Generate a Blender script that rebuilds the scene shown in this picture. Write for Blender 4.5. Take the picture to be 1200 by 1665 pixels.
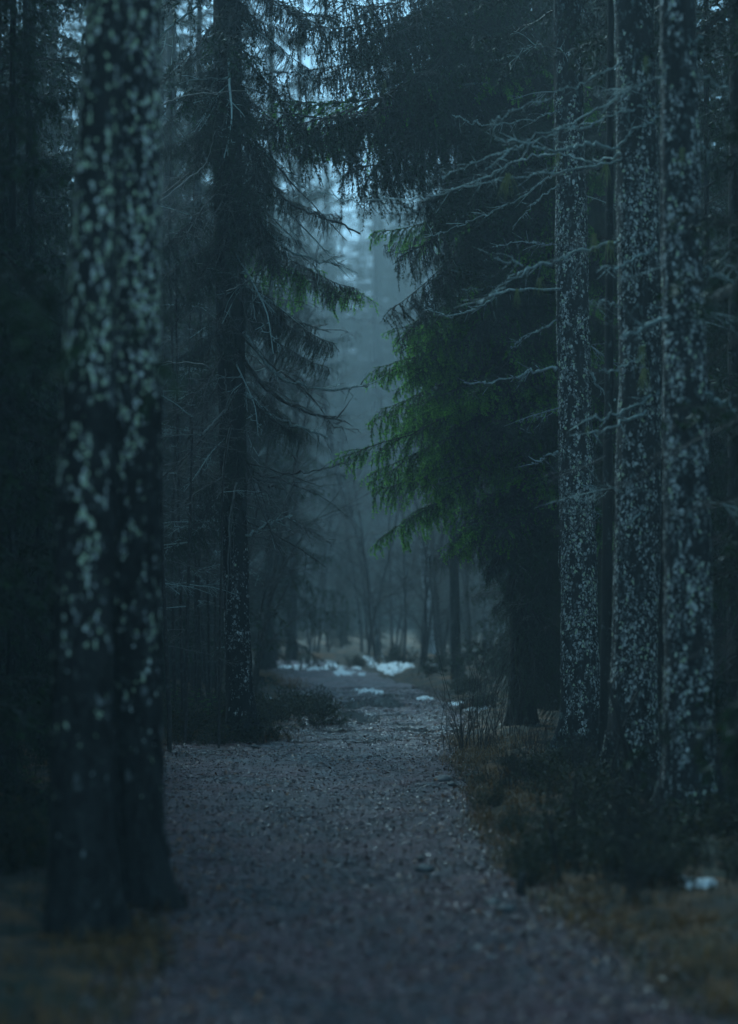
import bpy, math, random
import numpy as np
from mathutils import Vector, Matrix
from math import radians as R

for o in list(bpy.data.objects):
    bpy.data.objects.remove(o)
SC = bpy.context.scene
COL = SC.collection

# ------------------------------------------------------------------ camera
CAM_H, LENS, PITCH = 1.85, 85.0, 1.86
cam_d = bpy.data.cameras.new('camera')
cam = bpy.data.objects.new('camera', cam_d)
COL.objects.link(cam)
cam_d.sensor_fit = 'VERTICAL'
cam_d.sensor_height = 36.0
cam_d.sensor_width = 24.0
cam_d.lens = LENS
cam_d.clip_start, cam_d.clip_end = 0.1, 2000
cam.location = (0, 0, CAM_H)
cam.rotation_euler = (R(90 + PITCH), 0, 0)
cam_d.dof.use_dof = True
cam_d.dof.focus_distance = 27.5
cam_d.dof.aperture_fstop = 1.15
SC.camera = cam

# ------------------------------------------------------------------ light: overcast dusk
SUN_EL, SUN_AZ = R(42), R(-30)          # azimuth measured from +Y (view axis) towards +X
world = bpy.data.worlds.new('World')
SC.world = world
world.use_nodes = True
wn = world.node_tree
wn.nodes.clear()
sky = wn.nodes.new('ShaderNodeTexSky')
sky.sky_type = 'NISHITA'
sky.sun_disc = False
sky.sun_elevation = SUN_EL
sky.sun_rotation = SUN_AZ
sky.air_density, sky.dust_density, sky.ozone_density = 1.0, 1.0, 1.0
mixw = wn.nodes.new('ShaderNodeMix')
mixw.data_type = 'RGBA'
mixw.inputs[0].default_value = 0.8      # cloud cover greys the clear sky
mixw.inputs[7].default_value = (2.6, 6.5, 9.6, 1)
bgn = wn.nodes.new('ShaderNodeBackground')
bgn.inputs['Strength'].default_value = 0.073
wo = wn.nodes.new('ShaderNodeOutputWorld')
wn.links.new(sky.outputs[0], mixw.inputs[6])
wn.links.new(mixw.outputs[2], bgn.inputs['Color'])
wn.links.new(bgn.outputs[0], wo.inputs['Surface'])

sun_d = bpy.data.lights.new('sun', 'SUN')
sun_d.energy = 2.4
sun_d.angle = R(24)
sun_d.color = (0.52, 0.87, 1.0)
sun = bpy.data.objects.new('sun', sun_d)
COL.objects.link(sun)
sd = Vector((math.sin(SUN_AZ) * math.cos(SUN_EL), math.cos(SUN_AZ) * math.cos(SUN_EL), math.sin(SUN_EL)))
sun.rotation_euler = sd.to_track_quat('Z', 'Y').to_euler()

SC.view_settings.view_transform = 'Standard'
SC.view_settings.look = 'None'
SC.view_settings.gamma = 1.0
SC.view_settings.use_curve_mapping = False
SC.view_settings.exposure = 0.9
SC.render.engine = 'CYCLES'
cy = SC.cycles
cy.use_denoising = True
cy.max_bounces = 4
cy.diffuse_bounces = 2
cy.glossy_bounces = 2
cy.transmission_bounces = 2
cy.volume_bounces = 1
cy.transparent_max_bounces = 4
cy.adaptive_threshold = 0.006
cy.sample_clamp_indirect = 4

# ------------------------------------------------------------------ helpers
F_PX = LENS / 36.0 * 1665.0
_cp, _sp = math.cos(R(PITCH)), math.sin(R(PITCH))

def at(px, py, d):
    """point on the view ray of photo pixel (px, py), at distance d along +Y"""
    u, v = (px - 600.0) / F_PX, (832.5 - py) / F_PX
    y, z = _cp - v * _sp, _sp + v * _cp
    return np.array([u * d / y, d, CAM_H + z * d / y])

def xat(px, d):
    return (px - 600.0) / F_PX * d

def ydist(py, z=0.0):
    v = (832.5 - py) / F_PX
    y, z2 = _cp - v * _sp, _sp + v * _cp
    return (z - CAM_H) / z2 * y

_perm = np.random.RandomState(7).rand(64, 64, 64)
def vnoise(x, y, z=0.0):
    x, y, z = np.broadcast_arrays(np.asarray(x, float), np.asarray(y, float), np.asarray(z, float))
    xi, yi, zi = np.floor(x).astype(int), np.floor(y).astype(int), np.floor(z).astype(int)
    fx, fy, fz = x - xi, y - yi, z - zi
    fx, fy, fz = [f * f * (3 - 2 * f) for f in (fx, fy, fz)]
    def g(a, b, c):
        return _perm[(xi + a) & 63, (yi + b) & 63, (zi + c) & 63]
    x00 = g(0,0,0)*(1-fx)+g(1,0,0)*fx; x10 = g(0,1,0)*(1-fx)+g(1,1,0)*fx
    x01 = g(0,0,1)*(1-fx)+g(1,0,1)*fx; x11 = g(0,1,1)*(1-fx)+g(1,1,1)*fx
    a = x00*(1-fy)+x10*fy; b = x01*(1-fy)+x11*fy
    return (a*(1-fz)+b*fz) * 2 - 1
def fbm(x, y, z=0.0, o=4):
    s, a = 0, 1.0
    for i in range(o):
        s = s + a * vnoise(np.asarray(x)*2**i+13.1*i, np.asarray(y)*2**i+7.7*i, np.asarray(z)*2**i+3.3*i)
        a *= 0.5
    return s

def make_mesh(name, V, Fs, smooth=False, mats=(), midx=None, tone=None):
    """Fs: list of integer arrays (n,k)"""
    me = bpy.data.meshes.new(name)
    V = np.asarray(V, np.float32)
    Fs = [np.asarray(f, np.int32) for f in Fs if len(f)]
    me.vertices.add(len(V))
    me.vertices.foreach_set('co', V.ravel())
    nl = sum(f.size for f in Fs); nf = sum(len(f) for f in Fs)
    me.loops.add(nl)
    me.loops.foreach_set('vertex_index', np.concatenate([f.ravel() for f in Fs]))
    me.polygons.add(nf)
    sizes = np.concatenate([np.full(len(f), f.shape[1], np.int32) for f in Fs])
    starts = np.concatenate([[0], np.cumsum(sizes)[:-1]]).astype(np.int32)
    me.polygons.foreach_set('loop_start', starts)
    if smooth:
        me.polygons.foreach_set('use_smooth', np.ones(nf, bool))
    for m in mats:
        me.materials.append(m)
    if midx is not None:
        me.polygons.foreach_set('material_index', np.asarray(midx, np.int32))
    if tone is not None:
        at_ = me.attributes.new('tone', 'FLOAT', 'POINT')
        at_.data.foreach_set('value', np.asarray(tone, np.float32))
    me.update(calc_edges=True)
    me.validate()
    return me

def link(name, me, parent=None, loc=(0, 0, 0), kind=None):
    o = bpy.data.objects.new(name, me)
    COL.objects.link(o)
    o.location = loc
    if parent is not None:
        o.parent = parent
    if kind:
        o['kind'] = kind
    return o

def thing(name, label, cat, loc=(0, 0, 0), group=None):
    o = bpy.data.objects.new(name, None)
    COL.objects.link(o)
    o.empty_display_size = 0.2
    o.location = loc
    o['label'] = label
    o['category'] = cat
    if group:
        o['group'] = group
    return o

class MB:
    def __init__(self):
        self.V, self.F3, self.F4, self.T, self.M3, self.M4, self.n = [], [], [], [], [], [], 0
    def add(self, V, F3=None, F4=None, tone=0.0, mat=0):
        V = np.asarray(V, float)
        if F3 is not None and len(F3):
            self.F3.append(np.asarray(F3, int) + self.n); self.M3.append(np.full(len(F3), mat))
        if F4 is not None and len(F4):
            self.F4.append(np.asarray(F4, int) + self.n); self.M4.append(np.full(len(F4), mat))
        self.V.append(V)
        self.T.append(np.broadcast_to(np.asarray(tone, float), (len(V),)))
        self.n += len(V)
    def mesh(self, name, mats, smooth=False):
        Fs, M = [], []
        if self.F3: Fs.append(np.concatenate(self.F3)); M += self.M3
        if self.F4: Fs.append(np.concatenate(self.F4)); M += self.M4
        me = make_mesh(name, np.concatenate(self.V), Fs, smooth, mats, np.concatenate(M), np.concatenate(self.T))
        me['end'] = float(getattr(self, 'end', 0.0))      # height of the tip of a grown bough, per unit length
        return me
    def arrays(self):
        return (np.concatenate(self.V), np.concatenate(self.F3) if self.F3 else np.zeros((0, 3), int),
                np.concatenate(self.F4) if self.F4 else np.zeros((0, 4), int), np.concatenate(self.T),
                np.concatenate(self.M3) if self.M3 else np.zeros(0, int), np.concatenate(self.M4) if self.M4 else np.zeros(0, int))

def unit(a):
    return a / np.maximum(np.linalg.norm(a, axis=-1, keepdims=True), 1e-9)

def tube(mb, P, rad, sides=5, tone=0.0, mat=0, tip=True):
    P = np.asarray(P, float); n = len(P)
    rad = np.broadcast_to(np.asarray(rad, float), (n,))
    T = unit(np.gradient(P, axis=0))
    ref = np.where(np.abs(T[:, 2:3]) > 0.9, np.array([[1.0, 0, 0]]), np.array([[0, 0, 1.0]]))
    A = unit(np.cross(T, ref)); B = np.cross(T, A)
    a = np.arange(sides) / sides * 2 * math.pi
    V = P[:, None] + rad[:, None, None] * (np.cos(a)[None, :, None] * A[:, None] + np.sin(a)[None, :, None] * B[:, None])
    i = np.arange(n - 1)[:, None] * sides; k = np.arange(sides)[None]
    k2 = (k + 1) % sides
    F = np.stack([i + k, i + k2, i + sides + k2, i + sides + k], -1).reshape(-1, 4)
    V = V.reshape(-1, 3)
    if tip:
        V = np.concatenate([V, P[-1:] + T[-1:] * rad[-1] * 1.5])
        b = (n - 1) * sides
        F3 = np.stack([b + np.arange(sides), b + (np.arange(sides) + 1) % sides, np.full(sides, n * sides)], -1)
    else:
        F3 = None
    mb.add(V, F3, F, tone, mat)

def smooth_line(P, n=6):
    """Catmull-Rom through the given points"""
    P = np.asarray(P, float)
    if len(P) < 3:
        t = np.linspace(0, 1, n * 2)[:, None]
        return P[0] * (1 - t) + P[-1] * t
    Q = np.concatenate([2 * P[:1] - P[1:2], P, 2 * P[-1:] - P[-2:-1]])
    out = []
    for i in range(1, len(Q) - 2):
        p0, p1, p2, p3 = Q[i-1], Q[i], Q[i+1], Q[i+2]
        t = np.linspace(0, 1, n, endpoint=False)[:, None]
        out.append(0.5 * (2*p1 + (p2-p0)*t + (2*p0-5*p1+4*p2-p3)*t**2 + (3*p1-p0-3*p2+p3)*t**3))
    out.append(P[-1:])
    return np.concatenate(out)

def seg_prisms(mb, p0, p1, r0, r1, tone=0.0, mat=0):
    """many 3-sided twigs at once"""
    n = len(p0)
    if not n: return
    T = unit(p1 - p0)
    ref = np.where(np.abs(T[:, 2:3]) > 0.9, np.array([[1.0, 0, 0]]), np.array([[0, 0, 1.0]]))
    A = unit(np.cross(T, ref)); B = np.cross(T, A)
    vs = []
    for P, r in ((p0, r0), (p1, r1)):
        for k in range(3):
            a = k / 3 * 2 * math.pi + 0.5
            vs.append(P + r[:, None] * (math.cos(a) * A + math.sin(a) * B))
    V = np.stack(vs, 1).reshape(-1, 3)
    b = np.arange(n)[:, None] * 6
    F = np.concatenate([b + np.array([[k, (k+1) % 3, 3 + (k+1) % 3, 3 + k]]) for k in range(3)])
    mb.add(V, None, F, tone, mat)

def needles(mb, rs, p0, p1, dens, ln, wd, mat=0, tone0=None, fwd=0.75):
    L = np.linalg.norm(p1 - p0, axis=1)
    cnt = rs.poisson(L * dens)
    idx = np.repeat(np.arange(len(p0)), cnt)
    n = len(idx)
    if not n: return
    t = rs.rand(n, 1)
    base = p0[idx] * (1 - t) + p1[idx] * t
    T = unit(p1 - p0)[idx]
    rnd = unit(rs.randn(n, 3) * np.array([1, 1, 0.7]))
    rad = unit(rnd - T * np.sum(rnd * T, 1, keepdims=True))
    D = unit(T * fwd + rad)
    S = unit(np.cross(D, rs.randn(n, 3)))
    l = ln * (0.7 + 0.6 * rs.rand(n, 1))
    V = np.stack([base - S * wd * 0.5, base + S * wd * 0.5, base + D * l * 0.6 + S * wd * 0.45, base + D * l], 1).reshape(-1, 3)
    b = np.arange(n)[:, None] * 4
    F = np.concatenate([b + np.array([[0, 1, 2]]), b + np.array([[0, 2, 3]])])
    tt = (tone0[idx] if tone0 is not None else np.zeros(n)) + 0.12 * rs.randn(n)
    mb.add(V, F, None, np.repeat(tt, 4), mat)

# ------------------------------------------------------------------ materials
def mat(name):
    m = bpy.data.materials.new(name)
    m.use_nodes = True
    nt = m.node_tree
    return m, nt, nt.nodes['Principled BSDF']

def N(nt, t, **kw):
    n = nt.nodes.new(t)
    for k, v in kw.items():
        if k in n.inputs: n.inputs[k].default_value = v
        else: setattr(n, k, v)
    return n

def ramp(nt, fac, stops):
    r = nt.nodes.new('ShaderNodeValToRGB')
    e = r.color_ramp.elements
    while len(e) < len(stops): e.new(0.5)
    for el, (p, c) in zip(e, stops):
        el.position = p
        el.color = (*c, 1) if len(c) == 3 else c
    nt.links.new(fac, r.inputs[0])
    return r.outputs[0]

def coords(nt, scale=(1, 1, 1)):
    tc = nt.nodes.new('ShaderNodeTexCoord')
    mp = nt.nodes.new('ShaderNodeMapping')
    mp.inputs['Scale'].default_value = scale
    nt.links.new(tc.outputs['Object'], mp.inputs[0])
    return mp.outputs[0]

def noise(nt, vec, scale, detail=4, rough=0.6):
    n = N(nt, 'ShaderNodeTexNoise', Scale=scale, Detail=detail, Roughness=rough)
    nt.links.new(vec, n.inputs['Vector'])
    return n.outputs['Fac']

def bump(nt, h, bs, strength, dist):
    b = N(nt, 'ShaderNodeBump', Strength=strength, Distance=dist)
    nt.links.new(h, b.inputs['Height'])
    nt.links.new(b.outputs[0], bs.inputs['Normal'])

def mix(nt, f, a, b):
    m = nt.nodes.new('ShaderNodeMix'); m.data_type = 'RGBA'
    for s, i in ((f, 0), (a, 6), (b, 7)):
        if isinstance(s, (tuple, list)): m.inputs[i].default_value = (*s, 1)
        elif isinstance(s, (int, float)): m.inputs[i].default_value = s
        else: nt.links.new(s, m.inputs[i])
    return m.outputs[2]

def bark_mat(name, dark, mid, lich, lo, hi, scale=14, foot=False):
    m, nt, bs = mat(name)
    v = coords(nt, (1, 1, 0.42))
    n1 = noise(nt, v, scale * 0.8, 6, 0.7)
    n2 = noise(nt, coords(nt, (1, 1, 0.7)), scale, 5, 0.65)
    base = ramp(nt, n1, [(0.35, dark), (0.7, mid)])
    msk = ramp(nt, n2, [(lo, (0, 0, 0)), (hi, (1, 1, 1))])
    if foot:      # no lichen on the wet foot of the trunk
        sx = nt.nodes.new('ShaderNodeSeparateXYZ'); nt.links.new(coords(nt), sx.inputs[0])
        mr = N(nt, 'ShaderNodeMapRange'); mr.inputs[1].default_value = 0.5; mr.inputs[2].default_value = 2.0
        nt.links.new(sx.outputs[2], mr.inputs[0])
        mm = N(nt, 'ShaderNodeMath', operation='MULTIPLY'); nt.links.new(mr.outputs[0], mm.inputs[0]); nt.links.new(msk, mm.inputs[1])
        msk = mm.outputs[0]
    c = mix(nt, msk, base, lich)
    nt.links.new(c, bs.inputs['Base Color'])
    bs.inputs['Roughness'].default_value = 0.85
    bump(nt, n1, bs, 0.9, 0.02)
    return m

def tone_mat(name, stops, rough=0.7, spec=0.3, nscale=None, translucent=0.0):
    """colour from the per-piece 'tone' attribute (each flake, needle or leaf its own)"""
    m, nt, bs = mat(name)
    a = nt.nodes.new('ShaderNodeAttribute'); a.attribute_name = 'tone'
    fac = a.outputs['Fac']
    if nscale:
        nz = noise(nt, coords(nt), nscale, 3)
        ad = N(nt, 'ShaderNodeMath', operation='MULTIPLY_ADD'); ad.inputs[1].default_value = 0.7; ad.inputs[2].default_value = -0.35
        nt.links.new(nz, ad.inputs[0])
        s = N(nt, 'ShaderNodeMath', operation='ADD'); nt.links.new(ad.outputs[0], s.inputs[0]); nt.links.new(fac, s.inputs[1])
        fac = s.outputs[0]
    c = ramp(nt, fac, stops)
    nt.links.new(c, bs.inputs['Base Color'])
    bs.inputs['Roughness'].default_value = rough
    bs.inputs['Specular IOR Level'].default_value = spec
    if translucent:
        tr = nt.nodes.new('ShaderNodeBsdfTranslucent')
        nt.links.new(c, tr.inputs['Color'])
        mx = nt.nodes.new('ShaderNodeMixShader'); mx.inputs[0].default_value = translucent
        out = nt.nodes['Material Output']
        nt.links.new(bs.outputs[0], mx.inputs[1]); nt.links.new(tr.outputs[0], mx.inputs[2])
        nt.links.new(mx.outputs[0], out.inputs['Surface'])
    return m

M = {}
M['bark_dark'] = bark_mat('bark_dark', (0.005, 0.0045, 0.004), (0.018, 0.015, 0.013), (0.13, 0.15, 0.14), 0.60, 0.72, 16)
M['bark_lichen'] = bark_mat('bark_lichen', (0.010, 0.008, 0.008), (0.045, 0.04, 0.036), (0.18, 0.22, 0.21), 0.54, 0.66, 22)
M['bark_near'] = bark_mat('bark_near', (0.005, 0.0045, 0.004), (0.03, 0.027, 0.025), (0.40, 0.41, 0.40), 0.57, 0.68, 26, True)
M['bark_pale'] = bark_mat('bark_pale', (0.22, 0.22, 0.22), (0.62, 0.63, 0.63), (0.75, 0.76, 0.76), 0.5, 0.6, 6)
M['twig'] = tone_mat('twig', [(0.0, (0.012, 0.010, 0.009)), (0.6, (0.045, 0.038, 0.033)), (1.0, (0.20, 0.20, 0.19))], 0.7, 0.3, 20)
M['twig_lichen'] = tone_mat('twig_lichen', [(0.2, (0.03, 0.027, 0.024)), (0.5, (0.13, 0.14, 0.13)), (0.75, (0.38, 0.46, 0.44)), (1.0, (0.5, 0.6, 0.57))], 0.85, 0.2, 26)
M['flake'] = tone_mat('flake', [(0.0, (0.009, 0.007, 0.006)), (0.42, (0.035, 0.034, 0.032)), (0.68, (0.34, 0.34, 0.33)), (0.9, (0.80, 0.78, 0.74)), (1.0, (0.55, 0.62, 0.40))], 0.85, 0.2)
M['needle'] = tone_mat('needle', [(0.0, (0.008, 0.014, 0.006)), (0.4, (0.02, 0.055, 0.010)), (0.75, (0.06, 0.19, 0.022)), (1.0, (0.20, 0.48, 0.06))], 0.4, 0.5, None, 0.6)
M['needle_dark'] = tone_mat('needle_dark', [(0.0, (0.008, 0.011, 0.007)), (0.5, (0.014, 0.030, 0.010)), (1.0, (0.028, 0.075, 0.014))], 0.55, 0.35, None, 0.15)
M['beard'] = tone_mat('beard', [(0.0, (0.20, 0.22, 0.09)), (1.0, (0.36, 0.40, 0.18))], 0.9, 0.1, None, 0.3)
M['grass_dry'] = tone_mat('grass_dry', [(0.0, (0.012, 0.013, 0.005)), (0.4, (0.06, 0.036, 0.010)), (1.0, (0.28, 0.12, 0.028))], 0.6, 0.3, None, 0.2)
M['shrub_leaf'] = tone_mat('shrub_leaf', [(0.0, (0.010, 0.016, 0.006)), (0.5, (0.028, 0.042, 0.010)), (1.0, (0.11, 0.07, 0.02))], 0.55, 0.35, None, 0.2)
M['leaf'] = tone_mat('leaf', [(0.0, (0.02, 0.012, 0.012)), (0.45, (0.095, 0.042, 0.042)), (0.8, (0.20, 0.068, 0.055)), (1.0, (0.24, 0.155, 0.16))], 0.35, 0.45)
M['rust_leaf'] = tone_mat('rust_leaf', [(0.0, (0.04, 0.014, 0.010)), (0.6, (0.17, 0.055, 0.02)), (1.0, (0.30, 0.11, 0.035))], 0.45, 0.4)
M['pebble'] = tone_mat('pebble', [(0.0, (0.02, 0.018, 0.019)), (0.6, (0.085, 0.075, 0.085)), (1.0, (0.19, 0.185, 0.20))], 0.22, 0.8)

m, nt, bs = mat('wet_path')
v = coords(nt)
n1 = noise(nt, v, 1.1, 5); n2 = noise(nt, v, 38, 6, 0.75); n3 = noise(nt, v, 9, 5, 0.7)
c1 = ramp(nt, n2, [(0.3, (0.018, 0.012, 0.014)), (0.5, (0.085, 0.056, 0.064)), (0.72, (0.25, 0.175, 0.20))])
c2 = mix(nt, ramp(nt, n1, [(0.4, (0, 0, 0)), (0.62, (1, 1, 1))]), c1, (0.055, 0.048, 0.060))
nt.links.new(c2, bs.inputs['Base Color'])
sx = nt.nodes.new('ShaderNodeSeparateXYZ'); nt.links.new(v, sx.inputs[0])
mr = N(nt, 'ShaderNodeMapRange'); mr.inputs[1].default_value = 0; mr.inputs[2].default_value = 60; nt.links.new(sx.outputs[1], mr.inputs[0])
wet = ramp(nt, mr.outputs[0], [(0.30, (0, 0, 0)), (0.46, (0.8, 0.8, 0.8)), (0.54, (1, 1, 1)), (0.70, (1, 1, 1)), (0.78, (0, 0, 0))])
nw_ = noise(nt, v, 1.7, 4); pl = ramp(nt, nw_, [(0.34, (0, 0, 0)), (0.56, (1, 1, 1))])
wm = N(nt, 'ShaderNodeMath', operation='MULTIPLY'); nt.links.new(wet, wm.inputs[0]); nt.links.new(pl, wm.inputs[1])
nt.links.new(mix(nt, wm.outputs[0], ramp(nt, n1, [(0.38, (0.45, 0.45, 0.45)), (0.62, (0.26, 0.26, 0.26))]), (0.24, 0.24, 0.24)), bs.inputs['Roughness'])
sp = N(nt, 'ShaderNodeMath', operation='MULTIPLY_ADD'); sp.inputs[1].default_value = 0.9; sp.inputs[2].default_value = 0.4
nt.links.new(wm.outputs[0], sp.inputs[0]); nt.links.new(sp.outputs[0], bs.inputs['Specular IOR Level'])
n5 = noise(nt, coords(nt, (1, 0.6, 1)), 0.9, 6, 0.65)
c3 = mix(nt, ramp(nt, n5, [(0.42, (0, 0, 0)), (0.6, (0.85, 0.85, 0.85))]), c2, mix(nt, n2, (0.10, 0.042, 0.046), (0.28, 0.13, 0.145)))
nt.links.new(c3, bs.inputs['Base Color'])
ad = N(nt, 'ShaderNodeMath', operation='MULTIPLY_ADD'); ad.inputs[1].default_value = 2.0
nt.links.new(n3, ad.inputs[0]); nt.links.new(n2, ad.inputs[2])
bump(nt, ad.outputs[0], bs, 0.9, 0.026)
M['path'] = m

m, nt, bs = mat('forest_floor')
v = coords(nt)
n1 = noise(nt, v, 1.6, 6); n2 = noise(nt, v, 30, 6, 0.75)
c1 = ramp(nt, n2, [(0.3, (0.012, 0.010, 0.007)), (0.7, (0.055, 0.038, 0.022))])
c2 = mix(nt, ramp(nt, n1, [(0.45, (0, 0, 0)), (0.6, (1, 1, 1))]), c1, (0.013, 0.02, 0.006))
n4 = noise(nt, coords(nt, (1, 1, 1.01)), 2.7, 5)
c2 = mix(nt, ramp(nt, n4, [(0.48, (0, 0, 0)), (0.62, (0.8, 0.8, 0.8))]), c2, (0.20, 0.08, 0.022))
nt.links.new(c2, bs.inputs['Base Color'])
bs.inputs['Roughness'].default_value = 0.85
bump(nt, n2, bs, 1.0, 0.03)
M['floor'] = m

m, nt, bs = mat('old_snow')
v = coords(nt)
n2 = noise(nt, v, 25, 5)
n6 = noise(nt, coords(nt, (1, 1, 1.02)), 55, 6, 0.8)
nt.links.new(mix(nt, ramp(nt, n6, [(0.32, (1, 1, 1)), (0.41, (0, 0, 0))]), ramp(nt, n2, [(0.25, (0.72, 0.74, 0.76)), (0.5, (0.90, 0.91, 0.92))]), (0.16, 0.12, 0.09)), bs.inputs['Base Color'])
bs.inputs['Roughness'].default_value = 0.6
bump(nt, n2, bs, 0.4, 0.02)
M['snow'] = m

m, nt, bs = mat('stone')
v = coords(nt)
n2 = noise(nt, v, 18, 6, 0.7)
nt.links.new(ramp(nt, n2, [(0.3, (0.025, 0.025, 0.026)), (0.55, (0.07, 0.07, 0.072)), (0.72, (0.2, 0.23, 0.22))]), bs.inputs['Base Color'])
bs.inputs['Roughness'].default_value = 0.5
bump(nt, n2, bs, 0.6, 0.02)
M['stone'] = m

# ------------------------------------------------------------------ setting: ground and path
PD = np.array([6, 10, 13, 15, 17, 21, 26, 29, 30.5, 35, 42, 50, 56, 64.0])
PL = np.array([-1.2, -1.05, -1.03, -1.25, -1.6, -2.0, -2.45, -2.4, -1.15, -0.95, -1.25, -1.85, -2.3, -3.2])
PR = np.array([1.7, 1.5, 1.2, .92, .88, .84, .95, 1.03, 1.08, 1.3, 1.1, .55, -.1, -1.2])
def path_l(y): return np.interp(y, PD, PL) + 0.10 * fbm(np.asarray(y) * 0.9, 3.3, 1.0, 3)
def path_r(y): return np.interp(y, PD, PR) + 0.13 * fbm(np.asarray(y) * 0.8, 8.3, 2.0, 3)

def floor_z(x, y):
    x, y = np.asarray(x, float), np.asarray(y, float)
    out = np.maximum(path_l(y) - x, x - path_r(y))
    out = np.where((y > 66), 1.0, out)
    bank = np.clip(out / 0.9, -0.2, 1)
    z = np.where(out < 0, -0.05 * np.clip(-out / 0.25, 0, 1), 0.0)
    z = z + np.clip(bank, 0, 1) * (0.10 + 0.09 * fbm(x * 0.7, y * 0.7, 3.0, 3)) + 0.035 * fbm(x * 3.1, y * 3.1, 1.0, 2) * np.clip(out * 3, 0, 1)
    return z

def axis(*parts):
    return np.unique(np.concatenate([np.linspace(a, b, n) for a, b, n in parts]))
gx = axis((-400, -20, 20), (-20, -6, 40), (-6, 6, 150), (6, 20, 40), (20, 400, 20))
gy = axis((-100, 6, 14), (6, 40, 340), (40, 75, 140), (75, 150, 40), (150, 900, 20))
X, Y = np.meshgrid(gx, gy)
Z = floor_z(X, Y)
nx, ny = len(gx), len(gy)
i = (np.arange(ny - 1)[:, None] * nx + np.arange(nx - 1)[None]).ravel()
me = make_mesh('forest_floor', np.stack([X, Y, Z], -1).reshape(-1, 3), [np.stack([i, i + 1, i + nx + 1, i + nx], -1)], True, [M['floor']])
link('forest_ground', me, kind='structure')

py_ = axis((7, 22, 520), (22, 40, 420), (40, 64, 260))
tx = np.linspace(0, 1, 90)
YY, TT = np.meshgrid(py_, tx, indexing='ij')
XX = (path_l(YY) - 0.12) * (1 - TT) + (path_r(YY) + 0.12) * TT
edge = np.minimum(TT, 1 - TT)
def path_z(x, y):
    z = 0.022 * fbm(x * 1.3, y * 0.9, 5.0, 3) + 0.016 * fbm(x * 7, y * 6, 9.0, 3) + 0.008 * vnoise(x * 28, y * 24, 2.0)
    wet = np.clip(1 - np.abs(y - 35) / 8, 0, 1)
    return z + 0.045 * wet * fbm(x * 2.2, y * 1.4, 4.0, 3) - 0.03 * np.exp(-((x - 0.5 * (path_l(y) + path_r(y)) - 0.35) / 0.22) ** 2) - 0.03 * np.exp(-((x - 0.5 * (path_l(y) + path_r(y)) + 0.35) / 0.22) ** 2)
ZZ = path_z(XX, YY) + 0.012 - 0.09 * np.clip(1 - edge / 0.06, 0, 1)
n_, m_ = ZZ.shape
i = (np.arange(n_ - 1)[:, None] * m_ + np.arange(m_ - 1)[None]).ravel()
me = make_mesh('path', np.stack([XX, YY, ZZ], -1).reshape(-1, 3), [np.stack([i, i + 1, i + m_ + 1, i + m_], -1)], True, [M['path']])
link('path', me, kind='structure')

# standing water in the hollows of the bend: a level sheet that shows where the path dips below it
m, nt, bs = mat('puddle_water')
bs.inputs['Base Color'].default_value = (0.012, 0.012, 0.013, 1)
bs.inputs['Roughness'].default_value = 0.08
bs.inputs['IOR'].default_value = 1.33
bump(nt, noise(nt, coords(nt, (1, 0.5, 1)), 9, 3), bs, 0.5, 0.02)
wy = np.linspace(29.5, 44, 120); wt = np.linspace(0, 1, 34)
WY, WT = np.meshgrid(wy, wt, indexing='ij')
WX = (path_l(WY) + 0.22) * (1 - WT) + (path_r(WY) - 0.22) * WT
keep_ = (1 - np.abs(WY - 36.5) / 7 + 0.5 * fbm(WX * 1.3, WY * 0.9, 6.0, 2)) > 0.2
keep_ &= (np.minimum(WT, 1 - WT) + 0.08 * fbm(WX * 2, WY * 2, 2.0, 2)) > 0.06
i = (np.arange(119)[:, None] * 34 + np.arange(33)[None]).ravel()
F = np.stack([i, i + 1, i + 35, i + 34], -1)
F = F[keep_.ravel()[F].all(1)]
link('puddle_water', make_mesh('puddle_water', np.stack([WX, WY, np.full_like(WX, -0.004)], -1).reshape(-1, 3), [F], True, [m]), kind='structure')

# ------------------------------------------------------------------ branches and boughs
rs = np.random.RandomState(11)
UP = np.array([0, 0, 1.0])

def grow(rs, p, d, L, n, droop, wig):
    P = [np.array(p, float)]; d = unit(np.array(d, float))
    for k in range(n):
        d = unit(d + np.array([0, 0, -droop / n]) + rs.randn(3) * wig)
        P.append(P[-1] + d * L / n)
    return np.array(P)

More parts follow.
